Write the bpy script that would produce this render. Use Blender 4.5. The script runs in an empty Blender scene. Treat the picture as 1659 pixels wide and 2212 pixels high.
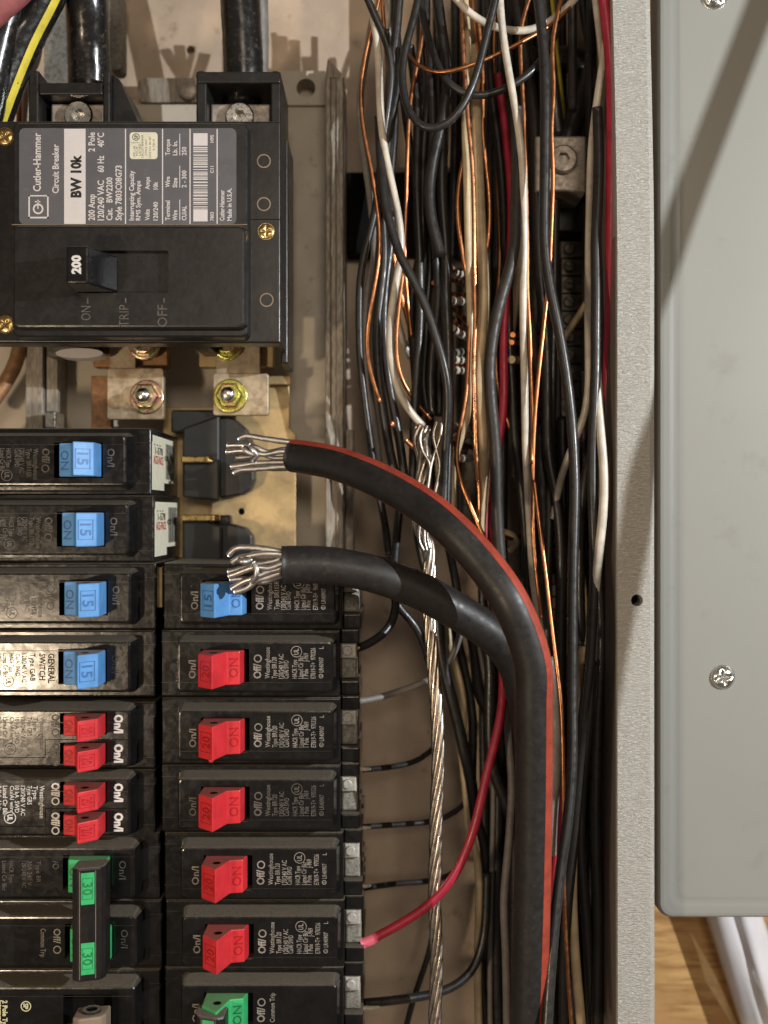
import bpy, bmesh, math, random
from mathutils import Vector, Matrix, noise
from mathutils.geometry import tessellate_polygon
random.seed(7)
SC = bpy.context.scene
COL = SC.collection
PI = math.pi
S, D = 0.171, 400.0          # mm per photo unit on the breaker-face plane, camera distance in mm
CX, CY = 829.5, 1106.0

# ---------------------------------------------------------------- camera, light, exposure
cam_d = bpy.data.cameras.new('camera')
cam = bpy.data.objects.new('camera', cam_d); COL.objects.link(cam)
cam.location = (0, -D * .001, 0); cam.rotation_euler = (PI / 2, 0, 0)
cam_d.sensor_fit = 'HORIZONTAL'; cam_d.sensor_width = 36
cam_d.lens = 36 * D / (1659 * S)
cam_d.clip_start = .01; cam_d.clip_end = 30
cam_d.dof.use_dof = True; cam_d.dof.focus_distance = .398; cam_d.dof.aperture_fstop = 9
SC.camera = cam

w = bpy.data.worlds.new('World'); SC.world = w; w.use_nodes = True
w.node_tree.nodes['Background'].inputs[0].default_value = (1.0, .82, .66, 1)
w.node_tree.nodes['Background'].inputs[1].default_value = .15

def lamp(name, kind, loc, energy, color, size, aim=None, size_y=None):
    d = bpy.data.lights.new(name, kind); o = bpy.data.objects.new(name, d); COL.objects.link(o)
    o.location = Vector((loc[0], -loc[2], loc[1])) * .001
    d.energy = energy; d.color = color
    if kind == 'AREA':
        d.shape = 'RECTANGLE'; d.size = size; d.size_y = size_y or size
        t = Vector((aim[0], -aim[2], aim[1])) * .001
        o.rotation_euler = (t - o.location).to_track_quat('-Z', 'Y').to_euler()
    else: d.shadow_soft_size = size
    return o
LP = (560, 150, 430)
lamp('work_light', 'POINT', LP, 23.0, (.95, .985, 1.0), .0022)
lamp('soft_fill', 'AREA', (150, 350, 1500), 4.6, (1.0, .84, .66), .40, (0, 0, 0), .25)  # added soft fill from the front to lift the gutter; no known lamp
lamp('left_bulb', 'POINT', (-301, -130, 460), 4.2, (1.0, .78, .54), .020)

SC.view_settings.view_transform = 'Standard'; SC.view_settings.look = 'None'
SC.view_settings.exposure = 0; SC.view_settings.gamma = 1

# ---------------------------------------------------------------- materials
def srgb(r, g, b):
    f = lambda c: ((c / 255 + .055) / 1.055) ** 2.4 if c > 10 else c / 255 / 12.92
    return (f(r), f(g), f(b))
class NT:
    def __init__(s, name):
        s.m = bpy.data.materials.new(name); s.m.use_nodes = True
        s.t = s.m.node_tree; s.b = s.t.nodes['Principled BSDF']
        tc = s.t.nodes.new('ShaderNodeTexCoord'); oi = s.t.nodes.new('ShaderNodeObjectInfo')
        a = s.n('ShaderNodeVectorMath'); a.operation = 'SCALE'; s.l(tc.outputs['Object'], a.inputs[0]); a.inputs['Scale'].default_value = 1000
        c = s.n('ShaderNodeMath'); c.operation = 'MULTIPLY'; s.l(oi.outputs['Random'], c.inputs[0]); c.inputs[1].default_value = 300
        v = s.n('ShaderNodeVectorMath'); v.operation = 'ADD'; s.l(a.outputs[0], v.inputs[0]); s.l(c.outputs[0], v.inputs[1])
        s.v = v.outputs[0]
    def n(s, k): return s.t.nodes.new(k)
    def l(s, a, b): s.t.links.new(a, b)
    def scaled(s, sc):
        m = s.n('ShaderNodeVectorMath'); m.operation = 'MULTIPLY'; s.l(s.v, m.inputs[0]); m.inputs[1].default_value = sc; return m.outputs[0]
    def noise(s, scale, detail=3, rough=.55, vec=None, dist=0):
        n = s.n('ShaderNodeTexNoise'); s.l(vec or s.v, n.inputs['Vector']); n.inputs['Scale'].default_value = scale
        n.inputs['Detail'].default_value = detail; n.inputs['Roughness'].default_value = rough; n.inputs['Distortion'].default_value = dist
        return n.outputs['Fac']
    def ramp(s, f, lo, hi, a=0., b=1.):
        r = s.n('ShaderNodeMapRange'); s.l(f, r.inputs['Value']); r.interpolation_type = 'SMOOTHSTEP'
        for k, v in zip(('From Min', 'From Max', 'To Min', 'To Max'), (lo, hi, a, b)): r.inputs[k].default_value = v
        return r.outputs[0]
    def math(s, op, a, b):
        m = s.n('ShaderNodeMath'); m.operation = op
        for i, x in enumerate((a, b)):
            if isinstance(x, (int, float)): m.inputs[i].default_value = x
            else: s.l(x, m.inputs[i])
        m.use_clamp = False
        return m.outputs[0]
    def mix(s, f, a, b):
        m = s.n('ShaderNodeMix'); m.data_type = 'RGBA'
        if isinstance(f, (int, float)): m.inputs[0].default_value = f
        else: s.l(f, m.inputs[0])
        for i, x in ((6, a), (7, b)):
            if isinstance(x, tuple): m.inputs[i].default_value = (*x, 1)
            else: s.l(x, m.inputs[i])
        return m.outputs[2]
    def bump(s, f, strength, dist=.0002):
        b = s.n('ShaderNodeBump'); s.l(f, b.inputs['Height']); b.inputs['Strength'].default_value = strength
        b.inputs['Distance'].default_value = dist; s.l(b.outputs[0], s.b.inputs['Normal'])
    def set(s, **k):
        for a, x in k.items():
            i = s.b.inputs[a.replace('_', ' ')]
            if isinstance(x, tuple): i.default_value = (*x, 1)
            elif isinstance(x, (int, float)): i.default_value = x
            else: s.l(x, i)

def plastic(name, col, rough=.3, dust=.6, smudge=.05, dustcol=(.17, .145, .11), spec=.5, speck=.6, wear=0.):
    t = NT(name)
    g = t.n('ShaderNodeNewGeometry'); sp = t.n('ShaderNodeSeparateXYZ'); t.l(g.outputs['Normal'], sp.inputs[0])
    up = t.ramp(sp.outputs['Z'], .45, .95)
    gr = t.noise(3.2, 4, .7); pat = t.noise(.12, 3)
    d1 = t.math('MULTIPLY', up, t.math('MULTIPLY', t.ramp(gr, .33, .55), dust))
    spk = t.math('MULTIPLY', t.ramp(t.noise(2.1, 2, .6), .69, .74), t.ramp(pat, .42, .62))
    film = t.math('MULTIPLY', t.ramp(t.noise(.35, 5, .65), .45, .75), .018 * dust)
    f = t.math('ADD', t.math('ADD', d1, t.math('MULTIPLY', spk, .45 * speck)), film)
    c = tuple(min(1, x * 1.25 + .002) for x in col)
    base = t.mix(t.ramp(pat, .3, .7), col, c)
    f = t.math('MINIMUM', f, 1.)
    r = t.math('ADD', t.ramp(t.noise(.22, 4, .6, dist=1.2), .35, .7, rough - smudge, rough + smudge), t.math('MULTIPLY', f, .5))
    t.set(Base_Color=t.mix(f, base, dustcol), Roughness=r, Specular_IOR_Level=spec)
    t.bump(t.math('ADD', t.noise(.30, 2), t.math('MULTIPLY', f, .5)), .22, .0002)
    return t.m
def metal(name, col, rough=.35, met=1., var=.25, stain=None, scale=.5, bump=.2, bs=1.5, stretch=(1, 1, 1)):
    t = NT(name); v = t.scaled(stretch)
    n1 = t.noise(scale, 5, .65, v); dk = tuple(x * (1 - var) for x in col)
    base = t.mix(t.ramp(n1, .35, .68), col, dk)
    if stain: base = t.mix(t.ramp(t.noise(scale * .35, 5, .7, v), .46, .66), base, stain)
    t.set(Base_Color=base, Metallic=met, Roughness=t.ramp(n1, .3, .7, rough - .08, rough + .12))
    t.bump(t.noise(bs, 4, .6, v), bump, .0002)
    return t.m
def paint(name, col, rough=.5, var=.08, bump=.08, stain=None, sc=.05, spec=.4):
    t = NT(name); n1 = t.noise(sc, 5, .6)
    base = t.mix(t.ramp(n1, .35, .68), col, tuple(x * (1 - var) for x in col))
    if stain: base = t.mix(t.ramp(t.noise(sc * 2.4, 5, .7), .58, .74), base, stain)
    t.set(Base_Color=base, Roughness=t.ramp(n1, .3, .7, rough - .05, rough + .08), Specular_IOR_Level=spec)
    t.bump(t.noise(1.4, 3), bump, .0002)
    return t.m
def wiremat(name, col, rough=.35, metallic=0., var=.3, dirt=(.05, .04, .03), da=.3):
    t = NT(name); n1 = t.noise(.12, 4, .65)
    base = t.mix(t.ramp(n1, .35, .7), col, tuple(x * (1 - var) for x in col))
    base = t.mix(t.math('MULTIPLY', t.ramp(t.noise(.5, 5, .7), .55, .75), da), base, dirt)
    t.set(Base_Color=base, Metallic=metallic, Roughness=t.ramp(t.noise(.4, 3), .3, .7, rough - .07, rough + .1))
    t.bump(t.noise(.5, 2), .05, .0002)
    return t.m
M = {}
M['black'] = plastic('black_plastic', (.0050, .0048, .0050), .22, .95)
M['black2'] = plastic('dark_moulded_plastic', (.0085, .0080, .0080), .36, 1.0, speck=1.0)
M['black3'] = plastic('matte_insulator', (.012, .013, .014), .42, .15, speck=.1)
M['void'] = plastic('recess_black', (.003, .003, .003), .8, 0, speck=0, spec=.1)
M['red'] = plastic('red_plastic', (.56, .026, .034), .36, .8, .08, (.16, .10, .07), speck=.15)
M['red_d'] = plastic('red_moulded_mark', (.36, .008, .014), .4, .2, speck=.2)
M['blue'] = plastic('blue_plastic', (.095, .28, .60), .38, .9, .08, (.33, .28, .2), speck=.15)
M['blue_d'] = plastic('blue_moulded_mark', (.035, .13, .36), .4, .2, speck=.2)
M['green'] = plastic('green_plastic', (.04, .40, .14), .38, .7, .08, (.2, .18, .1), speck=.15)
M['green_d'] = plastic('green_moulded_mark', (.012, .17, .05), .4, .2, speck=.2)
M['beige'] = plastic('beige_brown_plastic', (.22, .165, .12), .45, .2, speck=.3)
M['print'] = paint('faded_white_print', (.31, .285, .26), .6, .4, .02, (.10, .09, .08), .25)
M['printdim'] = paint('dim_moulded_print', (.12, .11, .10), .5, .4, .02, (.03, .03, .03), .4)
M['printw'] = paint('white_print', (.72, .71, .70), .6, .1, .02)
M['printy'] = paint('cream_print', (.68, .66, .42), .6, .2, .02)
M['printk'] = paint('black_ink', (.02, .02, .022), .6, .1, .02)
M['printr'] = paint('red_ink', (.55, .06, .05), .6, .1, .02)
M['label'] = paint('grey_label', (.115, .115, .125), .42, .12, .04, (.16, .15, .15), .15)
M['labelw'] = paint('white_label', (.66, .62, .62), .45, .06, .03, (.5, .47, .44), .2)
M['cream'] = paint('cream_sticker', (.72, .70, .55), .55, .1, .05, (.5, .46, .32), .3)
M['gold'] = metal('yellow_zinc', (.72, .52, .22), .3, 1., .4, (.35, .24, .1), 1.0, .2)
M['brassy'] = metal('yellow_green_zinc', (.62, .62, .16), .28, 1., .4, (.75, .45, .25), .45, .25)
M['pinkz'] = metal('pink_zinc', (.72, .45, .36), .28, 1., .3, (.55, .6, .3), .4, .25)
M['steel'] = metal('bright_steel', (.78, .78, .76), .24, 1., .2, (.4, .36, .3), .8, .15)
M['tin'] = metal('tarnished_tin_bar', (.52, .43, .31), .48, .55, .35, (.30, .20, .12), .28, .5, .8)
M['tan'] = metal('tan_plated_bar', (.58, .43, .22), .5, .45, .2, (.34, .25, .14), .10, .3, .6)
M['brown'] = metal('brown_copper_bar', (.40, .22, .11), .5, .6, .35, (.25, .14, .08), .3, .3)
M['alum'] = metal('aluminium_lug', (.50, .45, .40), .5, .6, .2, (.3, .26, .22), .5, .3)
M['lugw'] = metal('pale_lug_metal', (.56, .54, .49), .45, .15, .3, (.4, .36, .3), .8, .4)
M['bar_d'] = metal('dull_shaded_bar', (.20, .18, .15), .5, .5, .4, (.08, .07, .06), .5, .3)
M['galvl'] = metal('rough_zinc', (.38, .36, .31), .6, .1, .55, (.16, .14, .11), 1.4, .9, 2.5)
M['pan'] = paint('beige_pan_paint', (.56, .50, .41), .42, .12, .06, (.38, .32, .25))
M['back'] = paint('brown_beige_back_paint', (.58, .455, .345), .45, .22, .12, (.34, .25, .16), .035)
M['cover'] = paint('grey_cover_enamel', (.268, .268, .245), .36, .05, .06, (.235, .232, .21), .018)
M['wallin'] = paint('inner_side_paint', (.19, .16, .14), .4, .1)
M['wblack'] = wiremat('black_wire_insulation', (.023, .0215, .021), .33, da=.25, dirt=(.06, .052, .045))
M['wblackd'] = wiremat('dusty_black_insulation', (.030, .026, .023), .5, da=.8, dirt=(.10, .085, .06))
M['cable'] = wiremat('matte_black_jacket', (.018, .0165, .016), .46, da=.7, dirt=(.055, .048, .042))
M['svc'] = wiremat('glossy_service_cable', (.013, .0125, .0125), .22, da=.5, dirt=(.2, .17, .12))
M['stripe'] = wiremat('orange_red_stripe', (.36, .05, .026), .5, da=.6, dirt=(.10, .02, .01))
M['ystripe'] = wiremat('yellow_stripe', (.75, .63, .07), .4, da=.3, dirt=(.3, .22, .05))
M['wwhite'] = wiremat('white_wire_insulation', (.66, .60, .51), .32, da=.3, dirt=(.4, .32, .22))
M['wtan'] = wiremat('ivory_wire_insulation', (.56, .44, .27), .35, da=.3, dirt=(.3, .2, .1))
M['wgrey'] = wiremat('grey_wire_insulation', (.20, .18, .165), .5, da=.6, dirt=(.32, .30, .26))
M['wred'] = wiremat('crimson_wire_insulation', (.42, .022, .052), .36, da=.35, dirt=(.12, .02, .03))
M['pink'] = wiremat('pale_pink_sleeve', (.85, .16, .24), .4, da=.1)
M['fadedred'] = wiremat('faded_red_jacket', (.34, .10, .10), .6, da=.5, dirt=(.3, .18, .16))
M['copper'] = wiremat('bare_copper', (.62, .27, .12), .36, 1., .4, (.2, .09, .04), .4)
M['copperb'] = wiremat('bright_copper', (.80, .38, .20), .30, 1., .25, (.4, .18, .08), .3)
M['al'] = wiremat('bare_aluminium_strand', (.62, .59, .57), .40, 1., .25, (.35, .30, .26), .5)
M['alb'] = wiremat('weathered_aluminium_strand', (.66, .58, .50), .32, 1., .3, (.25, .2, .15), .5)
def strip_mat():
    t = NT('galvanised_textured_steel'); v = t.scaled((.55, 1, 1.6))
    n1 = t.noise(1.1, 4, .7, v, .8); n2 = t.noise(.10, 4, .6)
    base = t.mix(t.ramp(n1, .35, .65), (.60, .58, .53), (.44, .42, .38))
    base = t.mix(t.ramp(n2, .4, .7), base, (.52, .505, .46))
    t.set(Base_Color=base, Metallic=.15, Roughness=.52)
    t.bump(n1, 1.0, .0011); return t.m
M['galv'] = strip_mat()
M['lip'] = metal('dull_galvanised_lip', (.40, .36, .30), .55, .4, .35, (.24, .19, .15), .5, .6, 1.5, (3, 1, .5))
def wood_mat():
    t = NT('plywood'); v = t.scaled((.035, .03, .28))
    n1 = t.noise(1.0, 6, .65, v, .6); n2 = t.noise(.03, 3)
    base = t.mix(t.ramp(n1, .36, .66), (.56, .34, .13), (.30, .15, .05))
    base = t.mix(t.ramp(n2, .4, .65), base, (.46, .26, .10))
    t.set(Base_Color=base, Roughness=.6); t.bump(n1, .2, .0004); return t.m
M['wood'] = wood_mat()
M['woodl'] = paint('pale_wood', (.74, .53, .27), .6, .15, .1, (.6, .38, .16), .3)
M['sheet'] = paint('white_sheet', (.62, .60, .62), .5, .1, .1)

# ---------------------------------------------------------------- mesh helpers (mm; x right, y up, h toward the viewer)
def X(px, h=0.): return (px - CX) * S * (D - h) / D
def Y(py, h=0.): return -(py - CY) * S * (D - h) / D
def W(px, py, h=0.): return (X(px, h), Y(py, h), h)
def conv(p): return (p[0] * .001, -p[2] * .001, p[1] * .001)

class MB:
    def __init__(s): s.v = []; s.f = []; s.sm = []
    def add(s, vs, fs, smooth=False):
        o = len(s.v); s.v += [tuple(v) for v in vs]
        for f in fs: s.f.append([i + o for i in f]); s.sm.append(smooth)
        return s
    def box(s, x0, y0, x1, y1, h0, h1, c=0.):
        x0, x1 = sorted((x0, x1)); y0, y1 = sorted((y0, y1)); h0, h1 = sorted((h0, h1))
        return s.solid([rect(x0, y0, x1, y1), rect(x0, y0, x1, y1), rect(x0 + c, y0 + c, x1 - c, y1 - c)] if c else
                       [rect(x0, y0, x1, y1)] * 2, [h0, h1 - c, h1] if c else [h0, h1])
    def solid(s, rings, hs, holes=(), depth=0., smooth=False):
        n = len(rings[0]); vs = []; fs = []
        for r, h in zip(rings, hs): vs += [(p[0], p[1], h) for p in r]
        for k in range(len(rings) - 1):
            for i in range(n):
                j = (i + 1) % n; fs.append([k * n + i, k * n + j, (k + 1) * n + j, (k + 1) * n + i])
        fs.append(list(range(n - 1, -1, -1))); top = (len(rings) - 1) * n; H = hs[-1]
        if not holes: fs.append([top + i for i in range(n)])
        else:
            polys = [[Vector((p[0], p[1], 0)) for p in rings[-1]]]; idx = [top + i for i in range(n)]
            for hp in holes:
                b = len(vs); m = len(hp)
                vs += [(p[0], p[1], H) for p in hp] + [(p[0], p[1], H - depth) for p in hp]
                polys.append([Vector((p[0], p[1], 0)) for p in reversed(hp)]); idx += [b + m - 1 - i for i in range(m)]
                for i in range(m):
                    j = (i + 1) % m; fs.append([b + i, b + j, b + m + j, b + m + i])
                fs.append([b + m + i for i in range(m)])
            for t in tessellate_polygon(polys): fs.append([idx[i] for i in t])
        return s.add(vs, fs, smooth)
    def extr_y(s, prof, y0, y1):
        """profile [(x,h)] extruded along y"""
        n = len(prof); vs = [(p[0], y0, p[1]) for p in prof] + [(p[0], y1, p[1]) for p in prof]
        fs = [[i, (i + 1) % n, n + (i + 1) % n, n + i] for i in range(n)] + [list(range(n)), list(range(2 * n - 1, n - 1, -1))]
        return s.add(vs, fs)
    def cyl(s, x, y, r, h0, h1, n=20, dome=0., hex_=False, r2=None):
        rs = [circ(x, y, r, n)] * 2; hs = [h0, h1]
        if dome:
            for k in range(1, 5):
                a = k / 4 * PI / 2 * .93
                rs.append(circ(x, y, r * math.cos(a), n)); hs.append(h1 + dome * math.sin(a))
        elif r2: rs.append(circ(x, y, r2, n)); hs.append(h1 + (r - r2))
        return s.solid(rs, hs, smooth=bool(dome))
    def ring(s, x, y, r0, r1, h0, h1, n=24):
        vs = []; fs = []
        for r, h in ((r0, h0), (r1, h0), (r1, h1), (r0, h1)):
            vs += [(x + r * math.cos(2 * PI * i / n), y + r * math.sin(2 * PI * i / n), h) for i in range(n)]
        for k in range(4):
            for i in range(n):
                j = (i + 1) % n; q = (k + 1) % 4; fs.append([k * n + i, k * n + j, q * n + j, q * n + i])
        return s.add(vs, fs, False)
    def tube(s, pts, r, n=10, caps=True, rfun=None, arc=None, wob=0.):
        """arc=(centre_fun(t)->angle, half) builds only a strip of the tube wall"""
        P = [Vector(p) for p in pts]; N = len(P)
        T = [(P[min(i + 1, N - 1)] - P[max(i - 1, 0)]).normalized() for i in range(N)]
        Z = Vector((0, 0, 1)); vs = []; rings = []; prev = None
        for i in range(N):
            u = T[i].cross(Z)
            if u.length < .25: u = prev if prev is not None else Vector((1, 0, 0))
            u = (u - T[i] * u.dot(T[i])).normalized(); prev = u
            v = T[i].cross(u) * -1
            if v.z < 0: v = -v
            rr = r * (rfun(i / (N - 1)) if rfun else 1)
            if arc:
                c = arc[0](i / (N - 1)); k = 7
                ang = [c - arc[1] + 2 * arc[1] * q / (k - 1) for q in range(k)]
            else: ang = [2 * PI * q / n for q in range(n)]
            for a in ang:
                q = rr
                if wob: q *= 1 + wob * noise.noise(P[i] * .9 + Vector((a * 1.3, a * .7, 3)))
                vs.append(P[i] + (u * -math.cos(a) + v * math.sin(a)) * q)
        m = 7 if arc else n; fs = []
        for i in range(N - 1):
            for q in range(m - (1 if arc else 0)):
                p = (q + 1) % m; fs.append([i * m + q, i * m + p, (i + 1) * m + p, (i + 1) * m + q])
        s.add(vs, fs, True)
        if caps and not arc:
            o = len(s.v) - N * m
            s.f.append([o + q for q in range(m)]); s.sm.append(False)
            s.f.append([o + (N - 1) * m + m - 1 - q for q in range(m)]); s.sm.append(False)
        return s
    def text(s, st, x, y, h, cap, width=None, rot=90, ex=0., bold=0., hfun=None, col=1):
        vs, fs, w0 = glyphs(st, bold, ex / cap if ex else 0)
        k = cap / CAPH; kx = (width / w0) if width else k * .8
        a = math.radians(rot); c, sn = round(math.cos(a), 6), round(math.sin(a), 6); out = []
        for p in vs:
            u, q = p[0] * kx, p[1] * k; px, py = x + u * c - q * sn, y + u * sn + q * c
            out.append((px, py, (hfun(px, py) if hfun else h) + p[2] * k))
        return s.add(out, fs)
    def build(s, name, mat, parent=None, origin=(0, 0, 0), bevel=0., fix=True):
        me = bpy.data.meshes.new(name)
        me.from_pydata([conv((v[0] - origin[0], v[1] - origin[1], v[2] - origin[2])) for v in s.v], [], s.f)
        if fix:
            bm = bmesh.new(); bm.from_mesh(me)
            bmesh.ops.recalc_face_normals(bm, faces=bm.faces[:]); bm.to_mesh(me); bm.free()
        if len(me.polygons) == len(s.sm): me.polygons.foreach_set('use_smooth', s.sm)
        me.materials.append(M[mat]); me.update()
        o = bpy.data.objects.new(name, me); COL.objects.link(o)
        if any(q in name for q in ('print', 'lettering', 'ejector', 'seam', 'slots', 'floor')): o['kind'] = 'stuff'
        if parent: o.parent = parent      # parts keep their shape relative to the thing's base
        else: o.location = conv(origin)
        if bevel:
            b = o.modifiers.new('bevel', 'BEVEL'); b.width = bevel * .001; b.segments = 2; b.limit_method = 'ANGLE'; b.angle_limit = math.radians(35)
        return o
def rect(x0, y0, x1, y1): return [(x0, y0), (x1, y0), (x1, y1), (x0, y1)]
def circ(x, y, r, n=20): return [(x + r * math.cos(2 * PI * i / n), y + r * math.sin(2 * PI * i / n)) for i in range(n)]
def rr(x0, y0, x1, y1, r, n=4):
    out = []
    for cx, cy, a in ((x1 - r, y0 + r, -90), (x1 - r, y1 - r, 0), (x0 + r, y1 - r, 90), (x0 + r, y0 + r, 180)):
        for i in range(n + 1):
            t = math.radians(a + 90 * i / n); out.append((cx + r * math.cos(t), cy + r * math.sin(t)))
    return out
def rect_px(x0, y0, x1, y1, h): return (X(x0, h), Y(y1, h), X(x1, h), Y(y0, h))

_gc = {}
def glyphs(st, bold=0., ex=0.):
    key = (st, bold, round(ex, 3))
    if key in _gc: return _gc[key]
    cu = bpy.data.curves.new('lettering', 'FONT'); cu.body = st; cu.resolution_u = 2; cu.offset = bold; cu.extrude = ex * CAPH
    o = bpy.data.objects.new('lettering', cu); COL.objects.link(o); bpy.context.view_layer.update()
    me = bpy.data.meshes.new_from_object(o.evaluated_get(bpy.context.evaluated_depsgraph_get()))
    vs = [tuple(v.co) for v in me.vertices]; fs = [list(p.vertices) for p in me.polygons]
    x0 = min((v[0] for v in vs), default=0); x1 = max((v[0] for v in vs), default=1)
    vs = [(v[0] - x0, v[1], v[2]) for v in vs]
    bpy.data.objects.remove(o); bpy.data.curves.remove(cu); bpy.data.meshes.remove(me)
    _gc[key] = (vs, fs, max(x1 - x0, 1e-4)); return _gc[key]
CAPH = 1.; _v, _f, _w = glyphs('H'); CAPH = max(v[1] for v in _v); _gc.clear()

def tag(o, label=None, cat=None, group=None, kind=None):
    for k, v in (('label', label), ('category', cat), ('group', group), ('kind', kind)):
        if v: o[k] = v
    return o
def thing(name, label, cat, org=(0, 0, 0), group=None):
    o = bpy.data.objects.new(name, None); COL.objects.link(o); o.location = conv(org); o.empty_display_size = .01
    return tag(o, label, cat, group)

def smooth_path(P, step=1.6):
    P = [Vector(p) for p in P]; P = [P[0] * 2 - P[1]] + P + [P[-1] * 2 - P[-2]]; out = []
    for i in range(1, len(P) - 2):
        a, b, c, d = P[i - 1:i + 3]
        # centripetal catmull-rom
        t0 = 0; t1 = t0 + max((b - a).length, .01) ** .5; t2 = t1 + max((c - b).length, .01) ** .5; t3 = t2 + max((d - c).length, .01) ** .5
        n = max(2, int((c - b).length / step))
        for k in range(n):
            t = t1 + (t2 - t1) * k / n
            A1 = a * ((t1 - t) / (t1 - t0)) + b * ((t - t0) / (t1 - t0)); A2 = b * ((t2 - t) / (t2 - t1)) + c * ((t - t1) / (t2 - t1)); A3 = c * ((t3 - t) / (t3 - t2)) + d * ((t - t2) / (t3 - t2))
            B1 = A1 * ((t2 - t) / (t2 - t0)) + A2 * ((t - t0) / (t2 - t0)); B2 = A2 * ((t3 - t) / (t3 - t1)) + A3 * ((t - t1) / (t3 - t1))
            out.append(B1 * ((t2 - t) / (t2 - t1)) + B2 * ((t - t1) / (t2 - t1)))
    out.append(P[-2]); return out
RG = {'A': (553, 0, 3.), 'B': (950.5, 0, 3.), 'C': (691.3, 518.4, 2.5264), 'D': (1002.3, 483.9, 4.2675), 'E': (1002.3, 950.5, 3.84),
      'F': (743.1, 483.9, 4.266), 'G': (743.1, 1175.1, 3.459), 'H': (743.1, 1468.9, 2.4), 'P': (432, 898.6, 2.133), 'Q': (432, 864.1, 5.121), 'd': (0, 0, 1.)}
def path(spec, hs, step=1.6):
    """spec 'A x y x y | F x y ...' in survey coordinates; hs: depth samples spread along it"""
    pts = []
    for seg in spec.split('|'):
        t = seg.split(); k = t[0]; ox, oy, sc = RG[k]; q = list(map(float, t[1:]))
        new = [(ox + q[i] / sc, oy + q[i + 1] / sc) for i in range(0, len(q), 2)]
        if len(pts) > 1 and abs(pts[-1][1] - pts[-2][1]) > 40:      # neighbouring survey sheets overlap: keep going the same way
            dr = 1 if pts[-1][1] > pts[-2][1] else -1
            while len(new) > 1 and (new[0][1] - pts[-1][1]) * dr < 18: new.pop(0)
        pts += new
    L = [0]
    for a, b in zip(pts, pts[1:]): L.append(L[-1] + math.hypot(b[0] - a[0], b[1] - a[1]))
    if isinstance(hs, (int, float)): hs = (hs, hs)
    out = []
    for p, l in zip(pts, L):
        u = l / L[-1] * (len(hs) - 1); i = min(int(u), len(hs) - 2); h = hs[i] + (hs[i + 1] - hs[i]) * (u - i)
        out.append(W(p[0], p[1], h))
    return smooth_path(out, step)

# ---------------------------------------------------------------- the setting: plywood wall, enclosure, pan, cover
mb = MB(); x0, y0, x1, y1 = -520, -420, 420, 420
mb.box(x0, y0, x1, y1, -112, -100); tag(mb.build('plywood_wall', 'wood'), kind='structure')
pts = [(430, 1770), (470, 1880), (505, 2010), (560, 2100), (640, 2230), (665, 2230), (600, 2080), (540, 1960), (490, 1870)]
mb = MB(); poly = [(X(1296 + a / 2.207, -98), Y(1209.7 + b / 2.207, -98)) for a, b in pts]
mb.solid([poly, poly], [-100.5, -99.6]); tag(mb.build('pale_grain_streak', 'woodl'), kind='structure')

enc = thing('panel_enclosure', 'open steel panel box with galvanised front edge holding the breakers and wires', 'electrical panel', (X(1000, -90), Y(1106), -90))
E0 = (X(1000, -90), Y(1106), -90)
bx = X(1332)
mb = MB(); holes = [circ(*W(411.6, 107.7, -88)[:2], 1.9, 16)]
mb.solid([rect(-300, -300, bx, 300)] * 2, [-96, -88], holes, 6)
mb.build('back_panel', 'back', enc, E0)
MB().box(bx - .1, -300, bx + 1.5, 300, -96, -1.2).build('side_wall', 'wallin', enc, E0)
# front flange with its slight bow
L, R_ = [], []
for py in list(range(-150, 2400, 50)):
    dx = -11 * max(0, (560 - py) / 560) ** 1.4 - 1.0 * math.sin(py / 700)
    L.append((X(1332.5 + dx), Y(py))); R_.append((X(1416 + dx * .95), Y(py)))
L.reverse(); R_.reverse()
out = R_ + L[::-1]
ins = [(p[0] - 1.9, p[1]) for p in R_] + [(p[0] + .35, p[1]) for p in L[::-1]]
mb = MB(); mb.solid([out, out, ins], [-11, -1.5, 0], [circ(*W(1376, 1297)[:2], 2.2, 20)], 9)
mb.build('front_flange', 'galv', enc, E0)
MB().cyl(X(1376, -8), Y(1297, -8), 2.15, -8.9, -8.8).build('flange_hole', 'void', enc, E0)

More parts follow.
